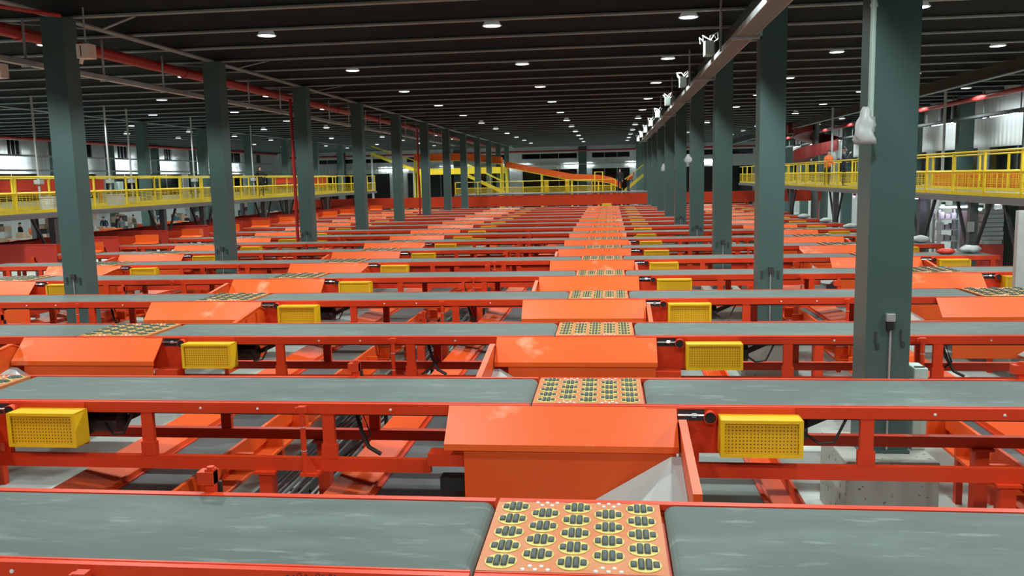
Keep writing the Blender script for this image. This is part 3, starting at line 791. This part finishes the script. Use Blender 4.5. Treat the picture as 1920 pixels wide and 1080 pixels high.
for k in range(4): MB().bar((-12.1+k*1.05, -.45, 4.1-k*.51), (-12.1+k*1.05, -.45, 5.0-k*.52), .05, .05).build('rail_post', YRAIL, t)
for x in (-12.1, -9.2): MB().box(x-.06, x+.06, -.5, -.38, 0, 4.0 if x < -10 else 2.6).build('leg', YRAIL, t)
t = empty('far_stairs', (0, 70.6, 0), 'yellow stair flight at the far end, climbing right beside the right columns', 'stairs')
for yy in (-.45, .45): MB().bar((1.2, yy, 2.5), (3.3, yy, 4.2), .05, .2).bar((1.2, yy, 3.4), (3.3, yy, 5.0), .05, .06).build('stringer', YRAIL, t)
mb = MB()
for k in range(9): mb.box(1.25+k*.23, 1.47+k*.23, -.43, .43, 2.62+k*.185, 2.65+k*.185)
mb.build('treads', GALV, t)
MB().box(3.3, 6.0, -.6, .6, 4.1, 4.18).box(3.3, 6.0, -.6, -.56, 4.18, 4.75).build('landing', YRAIL, t)
for x in (3.5, 5.8): MB().box(x-.07, x+.07, -.5, -.36, 0, 4.1).build('leg', LGREEN, t)
MB().box(1.2, 1.3, -.5, -.4, 0, 2.5).build('leg', LGREEN, t)
# upper stair, yellow, far left of the far end
t = empty('far_stairs', (0, 80, 0), 'upper yellow stair flight at the far end, beneath the roof left of centre', 'stairs')
for yy in (-.45, .45): MB().bar((-22.5, yy, 6.3), (-18.2, yy, 4.6), .06, .25).bar((-22.5, yy, 7.0), (-18.2, yy, 5.5), .05, .06).build('stringer', YRAIL, t)
mb = MB()
for k in range(12): mb.box(-22.3+k*.35, -22.0+k*.35, -.43, .43, 6.2-k*.14, 6.24-k*.14)
mb.build('treads', YRAIL, t)
for x in (-22.4, -18.4): MB().box(x-.08, x+.08, -.5, -.36, 0, 6.2 if x < -20 else 4.6).build('leg', GALV, t)
# yellow guard structure left of it
trunk('trunk_conveyor', 'yellow-railed upper bridge at the far end, left of the elevated conveyor', -18.0, -9.8, 79.4, 80.6, 4.3, 4.75, (YRAIL, YRAIL), 0, 'x')

# ------------------------------------------------------------------ red spiral chute on the right
t = empty('spiral_chute', (13.75, 60.0, 0), 'dark red spiral chute high on the right, behind the second right-hand column', 'chute')
mb = MB(); bt = MB(); N = 34; R0, R1 = .40, 1.45
prev = None
for k in range(N+1):
    a = math.radians(150+k*13.5); z = 4.25+k*.064
    ci, si = math.cos(a), math.sin(a)
    cur = ((R1*ci, R1*si, z-.05), (R1*ci, R1*si, z+.72), (R0*ci, R0*si, z), ((R1-.03)*ci, (R1-.03)*si, z), ((R1-.03)*ci, (R1-.03)*si, z+.72), (R0*ci, R0*si, z-.05), ((R1-.03)*ci, (R1-.03)*si, z-.05))
    if prev:
        mb.face([prev[0], cur[0], cur[1], prev[1]]); mb.face([prev[3], cur[3], cur[4], prev[4]]); mb.face([prev[1], cur[1], cur[4], prev[4]])
        bt.face([prev[2], cur[2], cur[3], prev[3]]); bt.face([prev[5], cur[5], cur[6], prev[6]])
    prev = cur
mb.build('outer_wall', SPIRAL, t); bt.build('slide', SPIRAL, t)
MB().tube([(0, 0, 0), (0, 0, 7.0)], .22, 14).build('centre_post', LEGGREY, t)
MB().box(-1.6, .2, 1.0, 1.9, 6.3, 6.95).build('inlet_box', SPIRAL, t)

# ------------------------------------------------------------------ pipes and cable trays
def pipe(name, pts, r, m, label, cat, **k): return tag(MB().tube(pts, r, 12).build(name, m, smooth=False), label, cat)
t = empty('sprinkler_pipe', (0, 0, 0), 'thick red sprinkler main under the roof along the left column row', 'pipe')
MB().tube([(-11.42, 6, 6.76), (-11.42, 90, 6.76)], .125, 14).build('main', PIPE, t)
for k in range(14):
    y = 9.4+k*6.516; MB().tube([(-11.42, y-.07, 6.76), (-11.42, y+.07, 6.76)], .15, 14).build('coupling', PIPE, t)
    MB().bar((-11.42, y+1.0, 6.88), (-11.42, y+1.0, 7.02), .05, .02).build('hanger', DARK, t)
t = empty('sprinkler_pipe', (0, 0, 0), 'thin red branch pipe under the roof at the top left corner', 'pipe')
MB().tube([(-16, 13.0, 6.92), (-11.0, 13.6, 6.94), (-10.2, 15.4, 6.95)], .04, 8).build('branch', PIPE, t)
pipe('sprinkler_pipe', [(15.3, 12, 6.6), (15.3, 92, 6.6)], .11, PIPE, 'red sprinkler main along the right wall below the roof', 'pipe')
pipe('sprinkler_pipe', [(-36.7, 20, 6.88), (-36.7, 92, 6.88)], .10, PIPE, 'red sprinkler main along the left wall below the roof', 'pipe')
pipe('riser_pipe', [(-10.86, 28.72, 6.6), (-10.86, 28.72, 0)], .055, PIPE, 'red vertical riser pipe beside the third left-hand column', 'pipe')
pipe('riser_pipe', [(-10.86, 48.2, 6.6), (-10.86, 48.2, 0)], .055, PIPE, 'red vertical riser pipe beside the sixth left-hand column', 'pipe')

def tray(name, label, x, z, ya, yb, w=.30, m=GALV, hang=None, cover=None, cab=5):
    t = empty(name, (x, 0, z), label, 'cable tray', 'cable trays')
    MB().box(-w/2, -w/2+.012, ya, yb, 0, .11).box(-w/2, -w/2+.03, ya, yb, .10, .11).build('side_rail', m, t)
    MB().box(w/2-.012, w/2, ya, yb, 0, .11).box(w/2-.03, w/2, ya, yb, .10, .11).build('side_rail', m, t)
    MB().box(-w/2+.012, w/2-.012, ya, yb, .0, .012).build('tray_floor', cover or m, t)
    mb = MB()
    for k in range(cab): mb.tube([(-w*.35+k*w*.7/max(1, cab-1), ya, .035), (-w*.35+k*w*.7/max(1, cab-1), yb, .035)], .018, 6, k % 2)
    mb.build('cable_bundle', [GREYS, BLACK], t); mb = None
    y = ya+.6
    while y < yb and hang:
        MB().box(-.018, .018, y-.018, y+.018, .11, 7.0-z).box(-w/2-.02, w/2+.02, y-.02, y+.02, -.03, .0).build('hanger', m, t)
        y += hang
    return t
tray('cable_tray', 'galvanised cable tray hanging under the red main along the left columns', -11.25, 6.12, 10, 62, w=.15, hang=2.6, cab=2)
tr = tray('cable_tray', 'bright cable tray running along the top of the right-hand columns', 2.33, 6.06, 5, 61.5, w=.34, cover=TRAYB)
for k in range(9):
    y = 9.24+COLC*k
    # bracket on the column, post to the roof, splice box and loose white cable
    MB().box(-.25, .28, y-.35, y-.31, -.05, -.01).box(.24, .28, y-.35, y-.31, -.05, .5).build('bracket', GALV, tr)
    MB().box(-.22, -.18, y+1.4, y+1.44, .0, .95).build('hanger', GALV, tr)
    b = MB().box(-.34, -.16, y+2.8, y+3.2, .14, .42).build('splice_box', LGREEN, tr)
    rnd = random.Random(k); path = [(-.25, y+2.75, .43)]
    for q in range(14): path.append((-.25+.16*math.sin(q*.9)+.05*rnd.random(), y+2.75+.06*q, .46+.10*math.sin(q*1.7)+.05*rnd.random()))
    MB().tube(path, .014, 6).build('loose_cable', WHITE, tr)
for x, z, nm in ((-37.3, 5.80, 'upper'), (-37.3, 4.86, 'lower')):
    tray('cable_tray', '%s galvanised tray along the white left wall' % nm, x, z, 24, 92, w=.4, hang=None)
t = tray('cable_tray', 'galvanised tray across the white back wall', 0, 0, -24, 12, w=.3, cab=3)
t.rotation_euler = (0, 0, -pi/2); t.location = (-6, Yb-.55, 5.0)
pipe('sprinkler_pipe', [(-37, Yb-.8, 6.55), (16, Yb-.8, 6.55)], .10, PIPE, 'red sprinkler pipe across the back wall below the roof', 'pipe')
tray('cable_tray', 'dark cable tray along the right wall below the red main', 15.5, 5.80, 18, 92, w=.45, hang=3.26, m=LEGGREY)
wl = empty('unseen_wall_tube', (0, 0, 0), 'x', 'lamp')  # tubes hidden behind the trays, added to brighten the walls
MB().box(-.05, .05, -1.65, 1.65, .04, .07).build('housing', GALV, wl); MB().tube([(0, -1.6, 0), (0, 1.6, 0)], .022, 8).build('tube', TUBE, wl)
first = True; nl = nr = 0
for n in range(3, 12):
    for side in (-1, 1):
        for zz_ in ((5.88,) if side > 0 else (5.86, 4.92)):
            y = cys[n]+3.26; x = -37.85 if side < 0 else 16.3
            q = in_view(x, y, zz_)
            if not q or not (-60 < q[0] < 1980): continue
            o = wl if first else dup(wl)
            first = False
            o.location = (x, y, zz_)
            if side < 0: nl += 1
            else: nr += 1
            tag(o, 'unseen added tube behind the %s wall tray, %s bay from the camera on the %s' % ('upper' if zz_ > 5 else 'lower', nth(n-2), 'left' if side < 0 else 'right'), 'lamp', 'wall tubes')
for k in range(6):
    o = dup(wl); o.location = (-24.5+k*7.0, Yb-.22, 5.06); o.rotation_euler = (0, 0, pi/2)
    tag(o, 'unseen added tube behind the back wall tray, %s from the left' % nth(k+1), 'lamp', 'wall tubes')
# beige fixtures by the nearest left column
for loc, lab in (((-9.70, 15.35, 6.26), 'beige boxy fixture hanging beside the nearest left-hand column'), ((-11.25, 15.0, 5.92), 'beige fixture under the left cable tray, left of the nearest left column')):
    t = empty('ceiling_fixture', loc, lab, 'fixture')
    MB().box(-.13, .13, -.11, .11, -.13, .13).box(-.05, -.03, -.115, -.11, -.10, .10, 1).build('housing', [BEIGE, DARK], t, bevel=.02)
    MB().tube([(-.10, 0, -.13), (-.13, 0, -.22)], .035, 8).build('nozzle', BEIGE, t)
    MB().tube([(0, 0, .12), (0, 0, .18 if loc[0] < -11 else .8)], .015, 6).tube([(-.06, 0, .17), (.06, 0, .17)], .012, 6).build('mount', GALV, t)
# white vertical power poles on the left walkway and by the right wall
for k, (x, y) in enumerate(((-20.3, 28.6), (-20.3, 33.0), (-20.3, 34.6), (-20.2, 40.0), (-20.2, 42.5), (-20.2, 47.0))):
    t = MB().box(-.028, .028, -.028, .028, 3.0, 7.0).box(-.12, .12, -.12, .12, 3.9, 4.05).build('power_pole', WHITE, None, (x, y, 0))
    tag(t, 'thin white power pole from roof to left walkway, %s from the camera' % nth(k+1), 'pole', 'power poles on the left walkway')
for k, (x, y) in enumerate(((13.6, 37.2), (12.6, 37.9), (14.2, 31.5), (11.6, 47.0))):
    t = MB().box(-.045, .045, -.045, .045, 3.03 if x < 13 else 0, 7.0).build('power_pole', WHITE, None, (x, y, 0))
    tag(t, 'thin white pole up to the roof behind the right walkway, %s from the camera' % nth((3, 2, 1, 4)[(0, 1, 2, 3).index(k)] if k != 0 else 2) if k in (0, 2, 3) else 'thin white pole on the right walkway deck, right of the red spiral chute', 'pole')

# ------------------------------------------------------------------ things under and on the walkways
def thing_box(name, label, cat, x0, x1, y0, y1, z0, z1, m, group=None, bevel=.02):
    o = MB().box(-(x1-x0)/2, (x1-x0)/2, -(y1-y0)/2, (y1-y0)/2, 0, z1-z0).build(name, m, None, ((x0+x1)/2, (y0+y1)/2, z0), bevel=bevel)
    return tag(o, label, cat, group)
t = empty('shelf_unit', (9.75, 26.2, 0), 'white lit shelf unit under the right walkway', 'shelf')
for x in (-.28, .28):
    for y in (-.2, .2): MB().box(x-.03, x+.03, y-.03, y+.03, 0, 2.55).build('upright', WHITE, t)
for z in (.3, .75, 1.2, 1.62, 1.95, 2.25): MB().box(-.3, .3, -.22, .22, z, z+.03).build('shelf', WHITE, t)
rnd = random.Random(9)
for z in (1.65, 1.98, 2.28):
    for k in range(3):
        thing_box('parcel', 'small pale parcel on the lit shelf unit, %s of three on the %s level' % (('left', 'middle', 'right')[k], {1.65: 'lowest visible', 1.98: 'middle', 2.28: 'top'}[z]), 'parcel', 9.50+k*.17, 9.63+k*.17, 26.05, 26.3, z, z+.12+.08*rnd.random(), (PLASTIC, GREYS, WHITE)[k], 'parcels on the lit shelves', .01)
t = empty('strip_light', (9.85, 25.9, 2.62), 'violet-white strip light glowing above the shelf unit, right walkway', 'lamp')
MB().box(-.42, .42, -.03, .03, .02, .06).build('housing', GALV, t); MB().tube([(-.4, 0, 0), (.4, 0, 0)], .025, 8).build('tube', TUBEP, t)
MB().tube([(-.3, 0, .06), (-.3, 0, .18)], .008, 6).tube([(.3, 0, .06), (.3, 0, .18)], .008, 6).build('hanger', DARK, t)
for x, y, lab in ((11.0, 24.6, 'strip light under the right walkway deck, above the strip curtain'), (10.4, 30.5, 'strip light under the right walkway deck, farther than the lit shelves')):
    t = empty('strip_light', (x, y, 2.74), lab, 'lamp')
    MB().box(-.62, .62, -.03, .03, .03, .07).build('housing', GALV, t); MB().tube([(-.6, 0, 0), (.6, 0, 0)], .02, 8).build('tube', TUBEP, t)
    MB().tube([(-.4, 0, .07), (-.4, 0, .26)], .008, 6).build('hanger', DARK, t); MB().tube([(.4, 0, .07), (.4, 0, .26)], .008, 6).build('hanger', DARK, t)
thing_box('partition_panel', 'brown-grey partition panel under the right walkway, right of the lit shelves', 'panel', 10.15, 11.05, 26.3, 26.36, 0, 2.5, BROWN)
thing_box('paper_notice', 'white paper notice on the leg under the right walkway', 'notice', 9.11, 9.27, 23.06, 23.085, 2.1, 2.36, WHITE, None, 0)
t = empty('bag_stack', (9.98, 23.9, 0), 'tall stack of white flattened sacks on a red base, under the right walkway', 'sacks')
MB().box(-.28, .28, -.25, .25, 0, 1.72).build('base_cabinet', DRED, t)
mb = MB()
for k in range(8): mb.box(-.27+rnd.uniform(-.02, .02), .26+rnd.uniform(-.02, .02), -.24, .24, 1.72+k*.115, 1.725+k*.115+.105)
mb.build('sacks', PLASTIC, t, bevel=.02)
mb = MB(); pts = []
for k in range(29): pts.append((-.45+k*.9/28, .02*(-1)**k))
mb.prism([(x, y) for x, y in pts]+[(x, y+.015) for x, y in reversed(pts)], 'z', .2, 2.7)
tag(mb.build('strip_curtain', TEALD, None, (10.75, 23.9, 0)), 'dark green strip curtain under the right walkway, right of the white sacks', 'curtain')
tag(MB().tube([(0, 0, 0), (0, 0, 2.78)], .012, 6).box(-.45, .45, -.02, .02, 2.70, 2.74).build('curtain_rail', DARK, None, (10.75, 23.93, 0)), 'dark rail carrying the green strip curtain under the right walkway', 'rail')
t = MB().box(-.085, .085, -.06, .06, 0, 2.97).build('white_post', WHITE, None, (7.22, 16.0, 0), bevel=.01)
tag(t, 'white post standing between rows at the right edge of the picture', 'post')
mb = MB()
for z in (1.95, 2.12, 2.35, 2.5): mb.box(-.03, .02, -.0625, -.06, z, z+.05)
mb.build('marking', GREYS, t)
# green and red signal lights under the right walkway
for k, (x, y, z, m, lab) in enumerate(((9.04, 22.2, 2.72, GREENL, 'green signal light under the right walkway edge, nearer to the camera'), (9.04, 24.6, 2.72, GREENL, 'green signal light under the right walkway edge, farther from the camera'), (9.04, 33.2, 2.76, REDL, 'red signal light under the right walkway, between the two nearest right columns'))):
    t = empty('signal_light', (x, y, z), lab, 'signal light')
    MB().lathe([(0, -.04), (.035, -.03), (.045, 0), (.035, .03), (0, .04)], n=14).build('lens', m, t); MB().box(-.03, .06, -.03, .03, .03, .10).build('bracket', DARK, t)
# parcels lying on the right ends of the rows
def sack(loc, s, rz, m, label, seed, group):
    rnd = random.Random(seed); mb = MB(); n, L = 10, 7
    for l in range(L):
        t_ = l/(L-1); rad = math.sin(pi*min(.96, max(.04, t_)))**.45
        for a in range(n):
            q = 1+.22*rnd.uniform(-1, 1); an = 2*pi*a/n
            mb.v.append(((t_-.5)*s[0], rad*q*s[1]/2*math.cos(an), max(0, s[2]/2+rad*q*s[2]/2*math.sin(an))))
    for l in range(L-1):
        for a in range(n): b_ = (a+1) % n; mb.f.append([l*n+a, l*n+b_, (l+1)*n+b_, (l+1)*n+a]); mb.m.append(0)
    mb.f.append(list(range(n))); mb.m.append(0); mb.f.append([(L-1)*n+a for a in reversed(range(n))]); mb.m.append(0)
    o = mb.build('sack', m, None, loc, smooth=True); o.rotation_euler = (0, 0, rz); return tag(o, label, 'sack', group)
SK = 'sacks on the right row ends'
sack((8.35, yf(6)+.55, BZ), (.55, .28, .20), .4, PLASTIC, 'white rolled sack on the right end of the sixth row, left of the walkway leg', 1, SK)
sack((8.30, yf(7)+.45, BZ), (.50, .26, .20), -.3, PLASTIC, 'white rolled sack on the right end of the seventh row', 2, SK)
sack((7.75, yf(6)+.40, BZ), (.42, .26, .14), .2, DRED, 'dark red sack on the sixth row beside the white rolled sack', 3, SK)
sack((8.25, yf(9)+.45, BZ), (.50, .30, .16), .1, PLASTIC, 'pale flat sack on the right end of the ninth row', 4, SK)
sack((8.2, yf(10)+.45, BZ), (.50, .30, .2), .5, PLASTIC, 'pale sack on the right end of the tenth row', 5, SK)
sack((8.1, yf(11)+.45, BZ), (.50, .30, .2), .2, GREYS, 'grey sack on the right end of the eleventh row', 6, SK)
# bins and boxes on the left walkway
for k, (y, s_) in enumerate(((27.6, .42), (29.3, .40), (31.5, .42))):
    t = empty('bin', (-19.2, y, 3.0), 'white plastic bin on the left walkway, %s from the camera' % nth(k+1), 'bin', 'bins on the left walkway')
    MB().prism([(-.2, 0), (.2, 0), (.25, s_), (-.25, s_)], 'y', -.22, .22).build('tub', WHITE, t); MB().box(-.27, .27, -.24, .24, s_, s_+.04).build('lid', GREYS, t)
t = thing_box('control_box', 'pale grey control box on a white pole, left walkway', 'control box', -20.26, -20.02, 33.2, 33.5, 3.55, 3.95, LGREEN)
# ------------------------------------------------------------------ tables and parcels in the hall left of the rows
rnd = random.Random(21)
spots = [(-27.5, 34), (-28.5, 39), (-31.5, 43.5), (-27.5, 46), (-32.0, 51), (-28, 54), (-33, 59), (-29, 62), (-33.5, 68), (-28.5, 71)]
TT = None
for k, (x, y) in enumerate(spots):
    if TT is None:
        TT = empty('sorting_table', (0, 0, 0), 'x', 'table')
        MB().box(-1.1, 1.1, -.6, .6, 1.0, 1.06).build('table_top', WHITE, TT)
        MB().box(-1.1, 1.1, -.6, -.56, .78, 1.0).box(-1.1, 1.1, .56, .6, .78, 1.0).build('apron', RED, TT)
        for lx in (-1.0, 1.0):
            for ly in (-.5, .5): MB().box(lx-.05, lx+.05, ly-.05, ly+.05, 0, 1.0).build('leg', RED, TT)
        t = TT
    else: t = dup(TT)
    t.location = (x, y, 0)
    tag(t, 'red-legged sorting table with pale top beyond the left walkway, %s from the camera' % nth(k+1), 'table', 'sorting tables on the left')
    for q in range(3):
        sx_, sy_, sz_ = rnd.uniform(.25, .5), rnd.uniform(.25, .4), rnd.uniform(.12, .32)
        m = rnd.choice((CARD, PLASTIC, GREYS, CARD))
        thing_box('parcel', 'small %s parcel on the %s table left of the walkway, %s on it' % ({CARD: 'brown', PLASTIC: 'white', GREYS: 'grey'}[m], nth(k+1), ('left', 'middle', 'right')[q]), 'parcel', x-.9+q*.62, x-.9+q*.62+sx_, y-.2, y-.2+sy_, 1.06, 1.06+sz_, m, 'parcels on the left tables', .01)
for k, (x, y) in enumerate(((-26.2, 36.5), (-30.0, 48.5), (-26.5, 50.0), (-30.5, 57))):
    thing_box('crate', 'orange-red crate on the floor beyond the left walkway, %s from the camera' % nth(k+1), 'crate', x-.5, x+.5, y-.4, y+.4, 0, 1.25, ORANGE, 'crates on the left')

# ------------------------------------------------------------------ people
def person(name, loc, rz, label, top, legs, h=1.7, vest=None, hat=None, bend=0, arms='down'):
    t = empty(name, loc, label, 'person'); t.rotation_euler = (0, 0, rz)
    k = h/1.7
    b = math.radians(bend)
    def up(z, y=0):   # rotate the upper body forward (towards -y) about the hips
        dz = z-.92; return (-math.sin(b)*dz+math.cos(b)*y, .92+math.cos(b)*dz+math.sin(b)*y)
    V, E_, Rd = [], [], []
    def add(x, y, z, r, p=None):
        V.append((x*k, y*k, z*k)); Rd.append((r[0]*k, r[1]*k) if isinstance(r, tuple) else (r*k, r*k))
        if p is not None: E_.append((p, len(V)-1))
        return len(V)-1
    def U(x, z, y=0): q = up(z, y); return (x, q[0], q[1])
    pel = add(0, 0, .92, (.155, .115))
    wst = add(*U(0, 1.08), (.145, .105), pel); ch = add(*U(0, 1.28), (.175, .12), wst); nk0 = add(*U(0, 1.42), (.10, .08), ch)
    nk = add(*U(0, 1.475), .055, nk0); hd = add(*U(0, 1.56, -.01), (.078, .092), nk); hd2 = add(*U(0, 1.645, -.005), (.074, .088), hd); add(*U(0, 1.69), .045, hd2)
    nose = None
    for s_ in (-1, 1):
        sh = add(*U(s_*.185, 1.385), .062, nk0)
        if arms == 'down': el = (s_*.245, 1.12, .02); hn = (s_*.25, .88, -.06)
        elif arms == 'front': el = (s_*.24, 1.13, -.04); hn = (s_*.15, 1.08, -.27)
        else: el = (s_*.25, 1.14, .03) if s_ > 0 else (s_*.24, 1.15, -.12); hn = (s_*.16, 1.08, -.24) if s_ > 0 else (s_*.10, 1.38, -.22)
        e = add(*U(el[0], el[1], el[2]), .044, sh); w_ = add(*U(hn[0], hn[1], hn[2]), .033, e)
        d = Vector((hn[0]-el[0], hn[1]-el[1], hn[2]-el[2])).normalized()
        p1 = add(*U(hn[0]+d.x*.07, hn[1]+d.y*.07, hn[2]+d.z*.07), (.040, .024), w_)
        for f_ in range(4):
            off = (f_-1.5)*.018; add(*U(hn[0]+d.x*(.155-.008*abs(f_-1.3))+off*.2, hn[1]+d.y*.15, hn[2]+d.z*.15+off), .009, p1)
        add(*U(hn[0]+d.x*.09-s_*.03, hn[1]+d.y*.09, hn[2]+d.z*.09-.035), .011, w_)
        hp = add(s_*.095, 0, .86, .092, pel); kn = add(s_*.11, -.01, .48, .062, hp); an = add(s_*.115, .02, .085, .043, kn)
        hl = add(s_*.118, -.04, .045, .042, an); add(s_*.125, -.17, .03, .032, hl)
    me = bpy.data.meshes.new('body'); me.from_pydata(V, E_, []); o = bpy.data.objects.new('body', me); C.objects.link(o)
    sk = o.modifiers.new('skin', 'SKIN'); sk.use_smooth_shade = True; sb_ = o.modifiers.new('sub', 'SUBSURF'); sb_.levels = 1; sb_.render_levels = 1
    for i, r in enumerate(Rd): me.skin_vertices[0].data[i].radius = r
    me.skin_vertices[0].data[0].use_root = True
    dg = bpy.context.evaluated_depsgraph_get(); dg.update()
    m2_ = bpy.data.meshes.new_from_object(o.evaluated_get(dg)); o.modifiers.clear(); o.data = m2_; m2_.name = 'body'
    m2_.materials.clear()
    for a in (SKIN, top, legs, BLACK): m2_.materials.append(a)
    hands = [Vector(V[i]) for i in range(len(V)) if Rd[i][0] < .026*k and V[i][2] > .3*k]
    nkp = Vector(V[nk])
    ax = (Vector(V[hd])-nkp).normalized()
    for p in m2_.polygons:
        c = p.center
        if (c-nkp).dot(ax) > -.005 and (c-nkp).length < .4*k: i = 0
        elif any((c-q).length < .065*k for q in hands): i = 0
        elif c.z < .085*k: i = 3
        elif c.z < .92*k and abs(c.x) < .215*k: i = 2
        else: i = 1
        p.material_index = i
    o.parent = t
    # hair or helmet cap, nose
    hc = Vector(V[hd2]); mb = MB()
    rr = .086*k if not hat else .108*k
    mb.lathe([(rr*math.cos(a), rr*math.sin(a)*1.05) for a in [(-.1+.278*i) for i in range(7)]], (hc.x, hc.y+.012*k, hc.z+.0), 14)
    mb.build('hair' if not hat else 'helmet', hat or HAIR, t, smooth=True)
    nb = Vector(V[hd])
    MB().lathe([(0, .03), (.012, .0), (.016, -.015), (0, -.022)], (nb.x, nb.y-.092*k, nb.z+.01), 8).build('nose', SKIN, t)
    mbe = MB()
    for s_ in (-1, 1): mbe.lathe([(0, .006), (.010, 0), (0, -.006)], (nb.x+s_*.03*k, nb.y-.086*k, nb.z+.045*k), 8)
    mbe.build('eyes', BLACK, t)
    if vest:
        mb = MB(); n = 14; ring_ = []
        for z, rx, ry in ((.93, .185, .145), (1.08, .17, .135), (1.28, .195, .15), (1.40, .14, .115)):
            q = up(z); ring_.append([(rx*k*math.cos(2*pi*a/n), q[0]*k+ry*k*math.sin(2*pi*a/n), q[1]*k) for a in range(n)])
        for l in range(3):
            for a in range(n): b2 = (a+1) % n; mb.face([ring_[l][a], ring_[l][b2], ring_[l+1][b2], ring_[l+1][a]])
        mb.build('vest', vest, t, smooth=True)
    return t
K = CLO
person('person', (9.75, 40.2, 3.03), .5, 'person in orange top and black trousers on the right walkway, looking at a device', K['orange'], K['black'], 1.62, vest=K['orange'], arms='front', bend=8)
person('person', (9.95, 38.2, 3.03), 1.2, 'person in dark clothes on the right walkway beside the orange one', K['navy'], K['black'], 1.68, arms='phone')
person('person', (.75, 66.6, P0), -.4, 'person in black standing on the far platform at the right end of its railing', K['black'], K['black'], 1.72, arms='down')
person('person', (1.4, 66.9, P0), 1.0, 'person in orange bending forward on the far platform', K['orange'], K['navy'], 1.6, vest=K['orange'], bend=45, arms='front')
person('person', (-20.0, 47.5, 3.0), .6, 'person in black on the left walkway behind the second left-hand column', K['black'], K['black'], 1.7)
person('person', (-18.0, 60.2, 3.0), .2, 'person in pale top on the left walkway beside the fourth left-hand column', K['navy'], K['blue'], 1.7, arms='front')
crowd = [(-35.57, 48.0, 'black', 'black', 'down', 0, 0, 'in black clothes'), (-34.01, 47.0, 'orange', 'navy', 'front', 0, 1, 'in orange top and navy trousers'),
         (-35.12, 56.0, 'navy', 'black', 'front', 15, 0, 'in navy, leaning forward'), (-34.94, 57.4, 'black', 'black', 'down', 0, 0, 'in black clothes'),
         (-33.21, 55.0, 'grey', 'black', 'front', 10, 0, 'in grey top'), (-34.33, 58.6, 'camo', 'camo', 'front', 12, 0, 'in khaki clothes'),
         (-33.33, 60.3, 'blue', 'teal', 'down', 0, 0, 'in blue top'), (-32.60, 61.2, 'teal', 'navy', 'front', 0, 0, 'in teal top'),
         (-30.08, 58.3, 'black', 'black', 'front', 20, 0, 'in black, bending forward'), (-31.47, 62.0, 'navy', 'black', 'down', 0, 0, 'in navy top'),
         (-26.80, 60.0, 'black', 'black', 'front', 10, 0, 'in black top'), (-26.9, 64.0, 'navy', 'navy', 'front', 0, 0, 'in navy clothes'),
         (-25.92, 62.0, 'teal', 'teal', 'down', 0, 0, 'in teal clothes'), (-24.6, 58.0, 'orange', 'navy', 'front', 0, 1, 'in orange top'),
         (-25.46, 66.0, 'grey', 'black', 'front', 10, 0, 'in grey top'), (-22.3, 60.4, 'black', 'navy', 'down', 0, 0, 'in black top'),
         (-21.69, 64.8, 'blue', 'black', 'front', 0, 0, 'in blue top'), (-21.2, 66.4, 'camo', 'black', 'down', 0, 0, 'in khaki top')]
for k, (x, y, top, leg, arms, bend, vest, txt) in enumerate(crowd):
    person('person', (x, y, 0), (-.5, 1.0, .4, -.3, .2)[k % 5], 'person %s beyond the left walkway, %s from the left' % (txt, nth(k+1)), K[top], K[leg], 1.7, vest=K['orange'] if vest else None, arms=arms, bend=bend)

# ------------------------------------------------------------------ carton stacks by the left wall
rnd = random.Random(33)
for k in range(11):
    y = 43+k*4.4
    t = empty('carton_stack', (-36.6, y, 0), 'stack of mixed cartons on a pallet by the left wall, %s from the camera' % nth(k+1), 'carton stack', 'carton stacks by the left wall')
    MB().box(-.5, .5, -.6, .6, .10, .14).box(-.5, .5, -.6, -.5, 0, .10).box(-.5, .5, -.05, .05, 0, .10).box(-.5, .5, .5, .6, 0, .10).build('pallet', BROWN, t)
    for a in range(2):
        for b_ in range(2):
            z = .14
            for c_ in range(rnd.choice((2, 3, 4))):
                h = rnd.uniform(.3, .5)
                x0, y0_ = -.48+a*.49, -.58+b_*.59
                MB().box(x0, x0+.46, y0_, y0_+.56, z, z+h).build('carton', rnd.choice((CARD, BROWN, GREYS, CARD, DARK, PLASTIC)), t); z += h+.003
